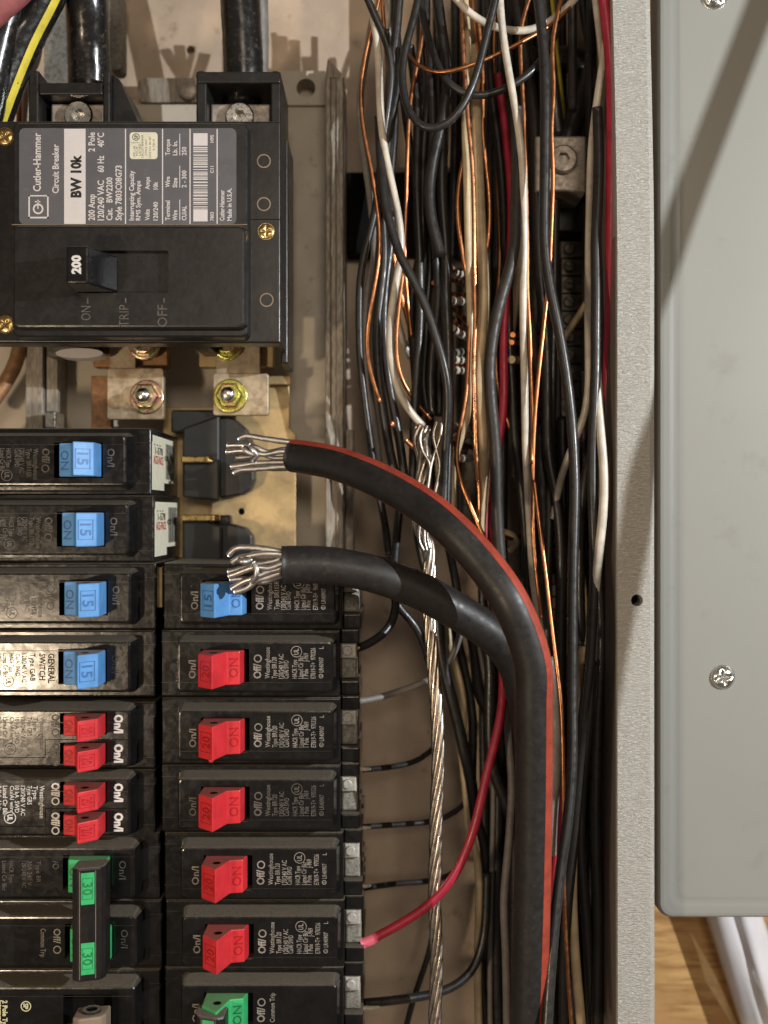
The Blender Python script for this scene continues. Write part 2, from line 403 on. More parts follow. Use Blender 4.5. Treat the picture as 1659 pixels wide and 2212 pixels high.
hc = -20
cov = thing('grey_cover', 'grey enamelled cover with rounded corner and two domed screws beside the galvanised edge', 'panel cover', W(1540, 1106, hc))
CO = W(1540, 1106, hc)
x0, y1_, x1, y0_ = X(1421, hc), Y(-200, hc), X(1760, hc), Y(1984.5, hc)
mb = MB()
q = lambda i, r: rr(x0 + i, y0_ + i, x1, y1_, r, 8)
mb.solid([q(0, 5.5), q(0, 5.5), q(.35, 5.2), q(1.1, 4.8), q(2.2, 4.6), q(4.6, 4.2), q(6.2, 3.8), q(7.2, 3.4), q(8.6, 3.0)],
         [hc - 12, hc - 2.2, hc - .9, hc - .2, hc, hc + .02, hc - .13, hc - .13, hc + .02], smooth=False)
mb.build('door_panel', 'cover', cov, CO)
def add_screw(px, py, r, h, parent, org, name='screw', mat='steel', dome=1.6, rot=.3):
    """domed Phillips screw with its cross recessed by real geometry"""
    x, y, _ = W(px, py, h); mb = MB(); n = 32; vs = []; fs = []; K = 9
    for k in range(K):
        a = k / (K - 1) * PI / 2
        rad = r * math.cos(a) if k < K - 1 else 0.02; hh = h + dome * math.sin(a)
        for i in range(n):
            t = 2 * PI * i / n; d = 0
            for b in (rot, rot + PI / 2):
                off = abs(rad * math.sin(t - b)); al = abs(rad * math.cos(t - b))
                if off < r * .16 and al < r * .72: d = max(d, (1 - off / (r * .16)) ** .5 * dome * .75 * (1 - (al / (r * .75)) ** 3))
            vs.append((x + rad * math.cos(t), y + rad * math.sin(t), hh - d))
    for k in range(K - 1):
        for i in range(n): j = (i + 1) % n; fs.append([k * n + i, k * n + j, (k + 1) * n + j, (k + 1) * n + i])
    mb.add(vs, fs, True); mb.ring(x, y, r * .9, r * 1.04, h - .8, h + .12, 32)
    return mb.build(name, mat, parent, tuple(org), fix=False)
add_screw(1561, 1463, 4.6, hc + .1, cov, CO, dome=2.6, rot=.25)
add_screw(1543, -6, 4.9, hc + .1, cov, CO, dome=2.6, rot=.9)
# white folded sheet hanging on the wall below the cover
mb = MB(); vs = []; fs = []; nx, ny = 14, 30
for j in range(ny + 1):
    py = 1900 + j * 15
    xl = 1529 + (py - 1985) * .322 ; xr = xl + 118 + (py - 1985) * .02
    for i in range(nx + 1):
        u = i / nx; h = -88 + 9 * math.sin(PI * u) + 2.0 * math.sin(u * 9 + j * .12) * math.sin(PI * u) - 3.0 * math.exp(-((u - .55 + .005 * j) / .06) ** 2)
        vs.append(W(xl + (xr - xl) * u, py, h))
for j in range(ny):
    for i in range(nx): a = j * (nx + 1) + i; fs.append([a, a + 1, a + nx + 2, a + nx + 1])
o = MB().add(vs, fs, True).build('folded_sheet', 'sheet', None, W(1600, 2100, -90), fix=False)
md = o.modifiers.new('thickness', 'SOLIDIFY'); md.thickness = .0006
tag(o, 'white folded plastic sheet running down the plywood below the grey cover', 'plastic sheet')

# mounting pan with its lip
pan = thing('mounting_pan', 'beige painted mounting pan with dull galvanised lip behind the main breaker', 'mounting pan', W(700, 600, -78)); PO = W(700, 600, -78)
mb = MB(); a = rect_px(-900, 226, 704, 2500, -72); mb.box(*a, -80, -72)
mb.build('pan_floor', 'pan', pan, PO)
x0, x1 = X(703, -52), X(744, -52); yt, yb = Y(128, -52), Y(1700, -52)
mb = MB(); mb.extr_y([(x0, -80), (x0, -50.2), (x0 + .5, -49.8), (x0 + 2.0, -49.8), (x0 + 2.5, -51.3), (x0 + 4.2, -51.3), (x0 + 4.8, -50.6), (x1 - .7, -51), (x1, -52), (x1, -80)], yb, Y(170, -52))
mb.solid([[(x0, Y(170, -52) + .01), (x1, Y(170, -52) + .01), (x1 - .2, Y(166, -52)), (x0 + 1, yt)]] * 2, [-80, -51])
mb.build('pan_lip', 'lip', pan, PO, bevel=.15)
mb = MB(); mb.box(*rect_px(747, 928, 763, 1700, -60), -80, -60); mb.build('pan_brace', 'lip', pan, PO, bevel=.2)
mb = MB(); hx, hy, _ = W(661, 190, -70); mb.solid([rect(*rect_px(596, 153, 703, 227, -70))] * 2, [-82, -70], [circ(hx, hy, 4.1, 20)], 11)
mb.build('end_tab', 'pan', pan, PO, bevel=.2)
mb = MB(); r_ = rect_px(297, 168, 440, 221, -76); mb.solid([rr(*r_, 3)] * 2, [-86, -76]); mb.build('end_tab', 'lip', pan, PO, bevel=.2)
x, y, _ = W(407, 196, -75); mb = MB(); mb.cyl(x, y, 4.4, -77, -74.5, 20, 1.2); scw = mb.build('slotted_screw', 'alum', pan, PO)
# left galvanised upright and little clip
mb = MB(); mb.box(*rect_px(55, 700, 92, 930, -55), -80, -55); mb.box(*rect_px(100, 740, 124, 930, -58), -80, -58)
mb.build('upright_strip', 'lip', pan, PO, bevel=.3)
mb = MB(); mb.box(*rect_px(97, 888, 120, 925, -46), -58, -46); mb.build('clip', 'steel', pan, PO, bevel=.5)
mb = MB(); a = rect_px(126, 600, 210, 700, -60)

# ---------------------------------------------------------------- bus bars, bolts, stab insulators
bus = thing('bus_bar_assembly', 'tan plated bus bars bolted under the main breaker, with black stab insulators', 'bus bars', W(540, 950, -62)); BO = W(540, 950, -62)
hb = -60
pl = [(530, 810), (625, 816), (625, 925), (639, 940), (639, 1420), (440, 1420), (352, 1200), (352, 880), (470, 880), (470, 812)]
poly = [(X(a, hb), Y(b, hb)) for a, b in pl]
mb = MB(); hx, hy, _ = W(521, 1105, hb); mb.solid([poly, poly], [hb - 2.5, hb], [circ(hx, hy, 1.45, 16)], 2.3)
mb.build('bus_plate', 'tan', bus, BO, bevel=.25)
MB().cyl(hx, hy, 1.4, hb - 2.4, hb - 2.2).build('bus_plate_hole', 'void', bus, BO)
for k, (bxx, b2, mat, nm, nutmat) in enumerate((((231, 795, 353, 906), (197, 812, 240, 930), 'tin', 'terminal_bar', 'pinkz'), ((460, 806, 580, 897), (575, 812, 628, 830), 'tin', 'terminal_bar', 'brassy'))):
    hh = -44
    a = rect_px(*bxx, hh); mb = MB(); mb.solid([rr(*a, 1.2)] * 2, [hh - 4, hh])
    # neck going up under the breaker
    u = (bxx[0] + 6, 690, bxx[0] + 62 + 40 * k, 812); mb.box(*rect_px(*u, hh - 1), hh - 5, hh - .6)
    mb.build('terminal_bar', mat, bus, BO, bevel=.35)
    mb = MB(); mb.box(*rect_px(*b2, -55), -60, -55); mb.box(*rect_px(bxx[0] - 30, 690, bxx[0] + 130, 792, -50), -58, -50)
    mb.build('bar_support', 'brown' if k == 0 else 'tan', bus, BO, bevel=.3)
    cx_, cy_ = ((318, 858), (498, 856))[k]
    x, y, _ = W(cx_, cy_, hh)
    mb = MB(); mb.cyl(x, y, 7.0, hh, hh + 1.0, 32, r2=6.7); mb.cyl(x, y, 5.6, hh + 1.0, hh + 4.6, 6, r2=5.0)
    mb.ring(x, y, 3.1, 4.3, hh + 4.6, hh + 5.4, 24)
    bolt = mb.build('hex_nut', nutmat, bus, BO, bevel=.4)
    mb = MB(); mb.cyl(x, y, 2.9, hh + 2, hh + 9, 24, 1.6); mb.build('stud', 'steel', bus, BO)
    # second nut half hidden under the breaker edge
    x, y, _ = W(cx_ - 6, 747, hh); mb = MB(); mb.cyl(x, y, 6.2, hh - 1, hh + 2, 32, r2=5.7); mb.cyl(x, y, 4.6, hh + 2, hh + 5, 6, r2=4)
    mb.build('hex_nut', nutmat, bus, BO, bevel=.4)
def insul(polys):
    mb = MB()
    for pl_, h, t in polys:
        q_ = [(X(a, h), Y(b, h)) for a, b in reversed(pl_)]; mb.solid([q_, q_], [h - t, h])
    mb.build('stab_insulator', 'black3', bus, BO, bevel=.9)
insul([([(369, 885), (470, 885), (470, 906), (404, 934), (369, 934)], -47, 11), ([(394, 925), (474, 896), (474, 1082), (394, 1074)], -45, 13),
       ([(455, 893), (478, 893), (508, 905), (532, 926), (549, 966), (549, 1036), (541, 1058), (524, 1069), (455, 1080)], -50, 9)])
insul([([(394, 1112), (455, 1112), (455, 1128), (478, 1136), (478, 1230), (394, 1230)], -45, 13), ([(452, 1114), (497, 1112), (499, 1138), (452, 1140)], -52, 7),
       ([(460, 1130), (502, 1132), (530, 1140), (545, 1158), (549, 1230), (460, 1230)], -50, 9)])
MB().box(*rect_px(342, 1226, 350, 1312, -14), -55, -14).build('plate_edge', 'tan', bus, BO)
for (a, b, c, d) in ((391, 985, 461, 999), (391, 1112, 474, 1126)):
    mb = MB(); h = -41; x0, y0, x1, y1 = rect_px(a, b, c, d, h)
    mb.extr_y([(x0, h - 3), (x0, h), (x1 - 4, h), (x1 - 2, h + 1.2), (x1, h - .5), (x1, h - 3)], y0, y1)
    mb.build('stab_prong', 'gold', bus, BO, bevel=.5)
# dark clear spacer and round white badge under the main breaker
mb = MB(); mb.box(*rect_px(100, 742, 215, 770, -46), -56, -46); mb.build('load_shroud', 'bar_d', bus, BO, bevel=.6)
mb = MB(); x, y, _ = W(171, 763, -30); mb.solid([[(x + 9.4 * math.cos(t * PI / 16), y + 2.0 * math.sin(t * PI / 16)) for t in range(32)]] * 2, [-39, -30]); 
mb.build('oval_badge', 'labelw', bus, BO)

# ---------------------------------------------------------------- branch breakers
FY = 9.06
TOGP = [(8.9, -2), (8.9, 9.5), (14.9, 15), (18.6, 4.7), (23.2, 3.7), (24.3, -2)]
def tog_h(x):
    for (a, b), (c, d) in zip(TOGP[1:], TOGP[2:]):
        if a <= x <= c: return b + (d - b) * (x - a) / (c - a)
    return TOGP[1][1] if x < TOGP[1][0] else 3.7
def lettering(kind, mb):
    y0 = -4.4; z = lambda b: (b - 145) * .0463
    T = lambda s, zb, w_, cap=1.75, yy=None, b=.012: mb.text(s, z(zb), y0 if yy is None else yy, .06, cap, w_ * .0463, 90, bold=b)
    if kind in ('red', 'blue'):
        T('Off/', 805, 120, 2.7, b=.03); mb.ring(z(780), y0 + 7.4, 1.05, 1.5, .03, .06, 20)
        T('Westinghouse', 875, 250)
        T('Type BR120' if kind == 'red' else 'Type BR115R', 930, 172 if kind == 'red' else 230)
        T('120/240 V AC', 985, 195); T('Cu/Al SWD', 1025, 145)
        T('HACR Type', 1092, 150); T('Listed Cir Bkr', 1142, 185); T('1 Pole', 1182, 75)
        T('J-969' if kind == 'red' else 'J-979', 1182, 70, 1.75, y0 + 6.2)
        T('E7819-T+  970326' if kind == 'red' else 'E7819-S+  96052', 1240, 245)
        T('LR40907', 1303, 120, 1.6, y0 + 2.3); mb.ring(z(1284), y0 + .9, .62, .85, .03, .06, 16); T('L', 1303, 18, 1.5, y0 + 11)
        mb.text('S', z(1294), y0 + .5, .06, .9, .7, 90)
        mb.ring(z(1088), y0 + 215 * .0463, 1.85, 2.1, .03, .06, 28); mb.text('UL', z(1105), y0 + 215 * .0463 - 1.2, .06, 1.7, 2.3, 90, bold=.03)
    elif kind == 'green':
        T('Off/', 805, 120, 2.7, b=.03); mb.ring(z(780), y0 + 7.4, 1.05, 1.5, .03, .06, 20); T('Common Trip', 885, 235)
    elif kind == 'switch':
        for s, b, w_, c in (('GENERAL', 790, 300, 2.2), ('SWITCH', 860, 270, 2.1), ('Type GAB', 935, 280, 1.9), ('120/240 V AC', 1000, 290, 1.7), ('Cu/Al SWD', 1050, 230, 1.6), ('HACR Type', 1100, 190, 1.6), ('Listed Cir Bkr', 1150, 240, 1.6), ('1 Pole   J-969', 1200, 230, 1.6)):
            mb.text(s, z(b) , -6.4 + 1.6, .06, c, w_ * .0363, 90, bold=.02)
        mb.ring(z(1110), 5.4, 1.85, 2.1, .03, .06, 28); mb.text('UL', z(1127), 4.3, .06, 1.7, 2.3, 90, bold=.03)
def case(parent, ox=0., oy=0., width=12.55, fy=FY, fy_off=0., term=True, slots=(((8.2, -6.5, 26.2, 6.5)),), x_end=59.5, tabs=True):
    mb = MB(); mb.box(ox - 8, oy - width, ox + x_end, oy + width, -62, -8, .5)
    if tabs:
        mb.box(ox + x_end, oy + width * .58, ox + 66.6, oy + width, -62, -12.2, .4); mb.box(ox + x_end, oy - width, ox + 66.6, oy - width * .56, -62, -12.2, .4)
        mb.box(ox + x_end, oy - width * .559, ox + 66.0, oy + width * .579, -62, -30)
    mb.build('case', 'black', parent, bevel=.25)
    mb = MB(); y0, y1 = oy + fy_off - fy, oy + fy_off + fy
    f = lambda i, r: rr(ox + i, y0 + i, ox + 56.8 - i, y1 - i, r, 3)
    mb.solid([f(-1.7, 2.6), f(-.5, 1.6), f(-.35, 1.5), f(.05, 1.2), f(.55, .9)], [-8.02, -1.0, -.5, -.1, 0],
             [rect(ox + a, oy + b, ox + c, oy + d) for a, b, c, d in slots], 5.5)
    mb.build('raised_face', 'black', parent)
    mb = MB()
    mb.box(ox + .4, oy + fy_off - 5.95, ox + 56.4, oy + fy_off - 5.75, -.01, .10)
    mb.box(ox - 7.9, oy + 8.2, ox - 2, oy + 8.35, -8, -7.9); mb.box(ox - 7.9, oy - 7.2, ox - 2, oy - 7.05, -8, -7.9)
    mb.build('moulded_seam', 'black2', parent)
    mb = MB()
    for a, b, c, d in slots: mb.box(ox + a + .05, oy + b + .05, ox + c - .05, oy + d - .05, -5.4, -5.2)
    mb.build('slot_floor', 'void', parent)
    if term:
        mb = MB(); mb.box(ox + x_end + .1, oy - width * .54, ox + 65.6, oy + 1.0, -28, -15.5, .6); mb.build('terminal_plate', 'galvl', parent, bevel=.4)
        mb = MB(); mb.box(ox + x_end + .1, oy + 1.2, ox + 65.4, oy + width * .55, -30, -13, .5)
        mb.cyl(ox + 62, oy + 4.2, 1.9, -13, -12.2, 14, r2=1.6); mb.build('terminal_lug', 'lugw', parent, bevel=.4)
def toggle(parent, kind, num, ox=0., oy=0., hw=6.1, tip_wider=.0, txt=True):
    mb = MB(); n = len(TOGP)
    vs = [(ox + x, oy - hw, h) for x, h in TOGP] + [(ox + x, oy + hw, h) for x, h in TOGP]
    fs = [[i, (i + 1) % n, n + (i + 1) % n, n + i] for i in range(n)] + [list(range(n)), list(range(2 * n - 1, n - 1, -1))]
    mb.add(vs, fs); t = mb.build('toggle', kind, parent, bevel=.4)
    if not txt: return t
    mb = MB(); hf = lambda x, y: tog_h(x - ox) + .05
    mb.text('ON', ox + 22.6, oy - hw * .55, 0, 3.0, hw * 1.15, 90, ex=.16, hfun=hf)
    k = hw / 6.1
    mb.text(num, ox + 13.6, oy - 2.2 * k, 0, 3.0, 4.4 * k, 90, ex=.14, hfun=hf, bold=.01)
    a, b, c, d = ox + 9.9, oy - 3.6 * k, ox + 14.3, oy + 3.6 * k
    for r_ in ((a, b, a + .22, d), (c - .22, b, c, d), (a, b, c, b + .22), (a, d - .22, c, d)):
        q_ = rect(*r_); mb.add([(p[0], p[1], hf(*p) + .10) for p in q_] + [(p[0], p[1], hf(*p) - .1) for p in q_], [[0, 1, 2, 3], [0, 1, 5, 4], [1, 2, 6, 5], [2, 3, 7, 6], [3, 0, 4, 7]])
    mb.build('moulded_number', kind + '_d', t)
    mb = MB()   # pin hole in the upper end of the lever
    sy = 1 if parent.get('flip') != 1 else -1
    vs = []; yy = oy + sy * (hw + .02)
    for q_ in range(16):
        a = 2 * PI * q_ / 16; vs.append((ox + 14.2 + 1.5 * math.cos(a), yy, 7.6 + 1.5 * math.sin(a)))
    for q_ in range(16):
        a = 2 * PI * q_ / 16; vs.append((ox + 14.2 + 1.5 * math.cos(a), yy - sy * .1, 7.6 + 1.5 * math.sin(a)))
    mb.add(vs, [list(range(16)), list(range(31, 15, -1))] + [[i, (i + 1) % 16, 16 + (i + 1) % 16, 16 + i] for i in range(16)]); mb.build('pin_hole', 'void', t)
    return t
def single(kind, num, flip, label, mat_print='print', letter=None, term=True):
    b = thing('breaker', label, 'circuit breaker'); b['group'] = 'single-pole breakers'
    if flip: b['flip'] = 1
    case(b, term=term); toggle(b, kind, num)
    mb = MB(); lettering(letter or kind, mb); mb.text('On/I', 6.4, -4.4, .06, 2.5, 6.8, 90, bold=.02)
    mb.build('printed_lettering', mat_print, b, fix=False)
    return b
def clone(o, label):
    r = o.copy(); COL.objects.link(r); r['label'] = label
    def rec(src, dst):
        for ch in list(src.children):
            c = ch.copy(); COL.objects.link(c); c.parent = dst; rec(ch, c)
    rec(o, r); return r
ROW = lambda k: 1291.5 + 148.5 * k
def placeR(o, k, dx): o.location = conv((X(385 + dx), Y(ROW(k)), 0))
def placeL(o, k, dx, dy=0): o.location = conv((X(281 + dx), Y(ROW(k) + dy), 0)); o.rotation_euler = (0, PI, 0)

b1 = single('blue', '15', False, 'blue-toggle breaker heading the right column, half under the plain black feeder cable'); placeR(b1, 0, 5)
red = single('red', '20', False, 'red-toggle breaker directly below the blue one in the right column'); placeR(red, 1, 0)
for k, dx, lab in ((2, 1, 'right-column red-toggle breaker with a small red drip under its toggle'),
                   (3, 1, 'middle of the five right-column red-toggle breakers, its lettering worn and smudged'),
                   (4, 7, 'right-column red-toggle breaker, fourth below the blue one'),
                   (5, 10, 'lowest red-toggle breaker of the right column, just above the green and black handle')):
    c = clone(red, lab); placeR(c, k, dx)
    if k == 2:
        mb = MB(); mb.cyl(13.2, -7.3, 1.0, 5, 8, 12, 1.0); mb.build('red_drip', 'red', c)
    if k == 3:
        for ch in c.children:
            if ch.name.startswith('printed'): ch.data = ch.data.copy(); ch.data.materials[0] = M['printdim']
# wired end nubs
# left column
lb = single('blue', '15', True, 'topmost left-column breaker, blue toggle and cream end sticker, just under the bolted bars', 'printdim', 'blue', False); placeL(lb, -2, -11)
lb2 = clone(lb, 'second left-column breaker from the top with blue toggle, cream sticker on its end'); placeL(lb2, -1, -5)
lb3 = clone(lb, 'blue-toggle breaker level with the right column blue one, smeared face, no sticker'); placeL(lb3, 0, 0)
gs = single('blue', '15', True, 'left-column blue-toggle breaker marked GENERAL SWITCH, directly above the double red toggles', 'printk', 'switch', False); placeL(gs, 1, -2)
def sticker(b, v):
    # local frame is turned half round: the breaker end wall facing the wires is x=-8
    xx = -8.05; mb = MB()
    P = lambda y, h, o=0: (xx - o, y, h)
    def quad(m, y0, y1, h0, h1, o, t=.06):
        m.add([P(y0, h0, o), P(y1, h0, o), P(y1, h1, o), P(y0, h1, o), P(y0, h0, o + t), P(y1, h0, o + t), P(y1, h1, o + t), P(y0, h1, o + t)],
              [[0, 1, 2, 3], [7, 6, 5, 4], [0, 1, 5, 4], [1, 2, 6, 5], [2, 3, 7, 6], [3, 0, 4, 7]])
    quad(mb, -10.2, 7.6, -54, -10, 0); quad(mb, -7.6, 10.6, -31, -8.6, .08)
    mb2 = MB()
    for q_ in range(11):
        y = 0; h0 = -51 + q_ * 1.55; quad(mb2, -8.2 + 0, 6.0, h0, h0 + (.9 if q_ % 3 else .5), .1, .05)
    mb3 = MB(); glv, glf, gw = glyphs('ACE-PACE', .03, 0)
    def side(m, st, ys, hs, cap, wd, o=.22):
        v_, f_, w_ = glyphs(st, .02, 0); m.add([(xx - o, ys - (p[1] / CAPH * cap), hs - p[0] / w_ * wd) for p in v_], f_)
    side(mb3, 'ACE-PACE', -.5 + 1, -11, 3.0, 18); side(mb2, 'CH1-15', 9.6 - 11, -32, 2.0, 18); side(mb2, '1-578', -3.2, -14, 2.6, 14); side(mb2, '- - -', -6, -12, 2.2, 12)
    st = mb.build('sticker', 'cream', b); mb2.build('barcode_print', 'printk', st, fix=False); mb3.build('red_print', 'printr', st, fix=False)
sticker(lb, 0); sticker(lb2, 1)
# smeared dirt film on third is in the plastic; worn print kept dim
def tandem(label, dx, k, dim, txt='20'):
    b = thing('tandem_breaker', label, 'circuit breaker'); b['group'] = 'tandem breakers'; b['flip'] = 1
    case(b, fy=10.3, fy_off=-.6, term=False, slots=((8.2, -10.0, 25.6, -2.0), (8.2, 1.0, 25.6, 8.9)))
    for oy in (-6.0, 4.9): toggle(b, 'red', txt, 0, oy, 3.75)
    mb = MB()
    for oy in (-9.4, 1.5):
        mb.text('On/I', 5.4, oy, .06, 3.0, 6.9, 90, bold=.05); mb.text('Off/', 28.6, oy - .2, .06, 2.8, 5.2, 90, bold=.04); mb.ring(27.2, oy + 6.6, 1.0, 1.5, .03, .06, 20)
    for st, zx, c, w_ in (('Westinghouse', 33, 1.7, 12), ('Type', 35.4, 1.6, 5), ('Type GRS', 37.6, 1.7, 7), ('120/240 V AC', 40, 1.6, 11), ('10 kA  SWD', 42.2, 1.6, 10), ('Cu/Al wire', 44, 1.5, 10)):
        mb.text(st, zx, -8.5, .06, c, w_, 90, bold=.01)
    mb.text('Listed Cir Bkr', 46.6, -8.5, .06, 1.6, 11, 90, bold=.02); mb.text('2 Pole Unit', 48.8, -8.5, .06, 1.6, 9, 90, bold=.02)
    mb.ring(44, 3.3, 1.9, 2.25, .03, .06, 28); mb.text('UL', 44.9, 2.1, .06, 1.8, 2.4, 90, bold=.05)
    mb.build('printed_lettering', 'printdim' if dim else 'printw', b, fix=False)
    if dim:
        mb = MB()
        for oy in (-9.4, 1.5): mb.text('On/I', 5.4, oy, .08, 3.0, 6.9, 90, bold=.05)
        mb.build('printed_lettering', 'printw', b, fix=False)
    mb = MB()
    for a in ((.5, -.25, 26, 0), (30.9, -.25, 31.1, 6.5), (26, -.25, 31, -.05), (31, 6.4, 56, 6.6)): mb.box(a[0], a[1], a[2], a[3], -.02, .1)
    mb.build('cover_seam', 'void', b)
    placeL(b, k, dx, 10); return b
t1 = tandem('upper of the two left-column breakers with double red toggles, its Off lettering faded', -2, 2, True)
t2 = tandem('lower of the two left-column breakers with double red toggles, crisp white Off lettering', -2, 3, False)
# two-pole breakers
def tiebar(b, ox, oys, y0, y1, mat, inset, num):
    mb = MB()
    prof = [(ox + 7.0, 6), (ox + 7.0, 13.2), (ox + 8.4, 15.6), (ox + 15.4, 17.6), (ox + 18.2, 16.2), (ox + 18.4, 8)]
    n = len(prof); mb.extr_y(prof, y0, y1); t = mb.build('handle_tie', mat, b, bevel=.7)
    hf = lambda x, y: 15.6 + (x - ox - 8.4) / 7 * 2.0
    if inset:
        g = MB(); g2 = MB(); g3 = MB()
        for oy in oys:
            q_ = rect(ox + 10.2, oy - 5.6, ox + 14.6, oy + 5.6); g.add([(p[0], p[1], hf(*p) + .14) for p in q_] + [(p[0], p[1], hf(*p) - .4) for p in q_], [[0, 1, 2, 3], [0, 1, 5, 4], [1, 2, 6, 5], [2, 3, 7, 6], [3, 0, 4, 7]])
            g2.text(num, ox + 13.9, oy - 2.2, 0, 3.0, 4.4, 90, ex=.12, hfun=lambda x, y: hf(x, y) + .2)
            for r_ in ((10.7, -3.6, 10.9, 3.6), (14.1, -3.6, 14.3, 3.6), (10.7, -3.8, 14.3, -3.6), (10.7, 3.6, 14.3, 3.8)):
                q_ = rect(ox + r_[0], oy + r_[1], ox + r_[2], oy + r_[3]); g2.add([(p[0], p[1], hf(*p) + .2) for p in q_], [[0, 1, 2, 3]])
        g.build('green_window', 'green', t); g2.build('moulded_number', 'green_d', t, fix=False)
        for xx in (9.7, 15.0):
            q_ = rect(ox + xx, y0 + 1, ox + xx + .2, y1 - 1); g3.add([(p[0], p[1], hf(*p) + .08) for p in q_], [[0, 1, 2, 3]])
        g3.build('moulded_seam', 'beige', t, fix=False)
    return t
def twopole(label, flip, letter='green', other=None):
    b = thing('two_pole_breaker', label, 'circuit breaker'); b['group'] = 'two-pole breakers'
    if flip: b['flip'] = 1
    return b
g1 = twopole('left-column double breaker, green toggles sharing one black handle with two 30 windows', True)
pitch = 148.5 * S
case(g1, 0, 0, term=False); case(g1, -.7, pitch, term=False)
for oy, ox in ((0, 0), (pitch, -.7)): toggle(g1, 'green', '30', ox, oy)
tiebar(g1, 0, (0, pitch - .6), -7.2, pitch + 7.6, 'black2', True, '30')
mb = MB()
mb.text('On/I', 5.4, -4.4, .06, 2.5, 6.8, 90); mb.text('On/I', 4.7, pitch - 4.4, .06, 2.5, 6.8, 90)
for st, zx, c, w_ in (('/O', 30, 2.4, 3), ('Type BR', 36, 1.6, 8), ('30A 240 V', 39.3, 1.6, 9), ('120/240 V AC', 41.3, 1.6, 10), ('HACR Type', 46, 1.6, 8), ('Listed Cir Bkr', 48.6, 1.6, 11)): mb.text(st, zx, -4.4, .06, c, w_, 90)
mb.build('printed_lettering', 'printdim', g1, fix=False)
mb = MB(); mb.text('Off/', 29.6, pitch - 4.8, .06, 2.5, 5.5, 90, bold=.02); mb.ring(28.3, pitch + 3, 1.1, 1.5, .03, .06, 20); mb.text('Common Trip', 34.4, pitch - 4.8, .06, 1.9, 10.5, 90)
mb.build('printed_lettering', 'print', g1, fix=False)
placeL(g1, 4, 8)
# in the half-turned frame +y runs down the photo, so the second pole sits one pitch lower
g2 = twopole('double breaker at the foot of the right column with green toggle and black tied handle', False)
case(g2, 0, 0); case(g2, 0, -pitch)
for oy in (0, -pitch): toggle(g2, 'green', '30', 0, oy)
tiebar(g2, 0, (-1.5, -pitch), -pitch - 7.2, 5.2, 'black2', True, '30')
mb = MB(); lettering('green', mb); mb.text('On/I', 6.4, -4.4, .06, 2.5, 6.8, 90, bold=.02); mb.build('printed_lettering', 'print', g2, fix=False)
placeR(g2, 6, 8)
g3 = twopole('bottom left breaker with brown-grey tied handle, cream small print on its face', True)
case(g3, 0, 0, term=False); case(g3, 0, pitch, term=False)
t = tiebar(g3, 0, (), -5.6, pitch + 6, 'beige', False, '')
mb = MB(); n = 18; vs = []; yy = -5.7
mb2 = MB()
mb.ring(0, 0, 2.0, 3.4, 0, .8, 24)
mb.v = [(12.6 + v[0], yy - v[2], 11.5 + v[1] * .95) for v in mb.v]; mb.build('handle_eye', 'black2', t)
mb = MB(); mb.cyl(0, 0, 2.0, 0, .2, 20); mb.v = [(12.6 + v[0], yy - v[2], 11.5 + v[1] * .95) for v in mb.v]; mb.build('pin_hole', 'void', t)
mb = MB(); hf = lambda x, y: 15.75 + (x - 8.4) / 7 * 2.0
q_ = rect(10.4, -2.2, 14.4, 12); mb.add([(p[0], p[1], hf(*p)) for p in q_], [[0, 1, 2, 3]]); mb.build('dark_window', 'black2', t, fix=False)
mb = MB()
for st, zx, c, w_ in (('2 Pole Type M', 48.6, 1.7, 13.5), ('Interrupting Rating', 50.3, 1.4, 17), ('MAX RMS SYM', 51.8, 1.4, 13), ('10,000 120/240', 53.5, 1.4, 14), ('HACR Type', 55.0, 1.4, 11)):
    mb.text(st, zx, -4.4, .06, c, w_, 90, bold=.04)
mb.ring(40.0, -2.2, 1.6, 1.95, .03, .06, 24); mb.text('SP', 40.9, -3.3, .06, 1.7, 2.2, 90, bold=.04)
mb.build('printed_lettering', 'printy', g3, fix=False)
placeL(g3, 6, 9, 4)

# ---------------------------------------------------------------- main breaker
mainb = thing('main_breaker', 'large black main circuit breaker with grey printed label and 200 handle', 'main breaker', W(290, 500, -40)); MO = W(290, 500, -40)
hF, hL, hS = -3., 3.5, 6.
mb = MB()
x0, y0, x1, y1 = rect_px(-60, 261, 606, 741, hF)
mb.box(x0, y0, x1, y1, -13, hF, .5)
mb.box(x0, y0 + 13, x1 - .05, y1 - .05, -50, -12.95)
mb.box(x1 - 2.2, y0 - 4.5, x1 + .7, y1 + 1.2, -52, -26, .5)
mb.box(x1 - 2.0, y0 + .05, x1 - .06, y0 + 12.9, -30, -12.9)
mb.box(X(400, hF), y0 + 1, X(436, hF), y0 + 12.9, -46, -12.9)
mb.build('case', 'black2', mainb, MO, bevel=.4)
mb = MB(); r_ = rect_px(28, 264, 534, 728, hL); mb.solid([rr(r_[0] - .5, r_[1] - .5, r_[2] + .6, r_[3] + .3, 2.5), rr(*r_, 2.2), rr(r_[0] + .6, r_[1] + .6, r_[2] - .6, r_[3] - .6, 1.8)], [hF - .5, hL - .6, hL], [rect(*rect_px(160, 538, 367, 636, hS))], 6.3)
mb.build('raised_cover', 'black2', mainb, MO)
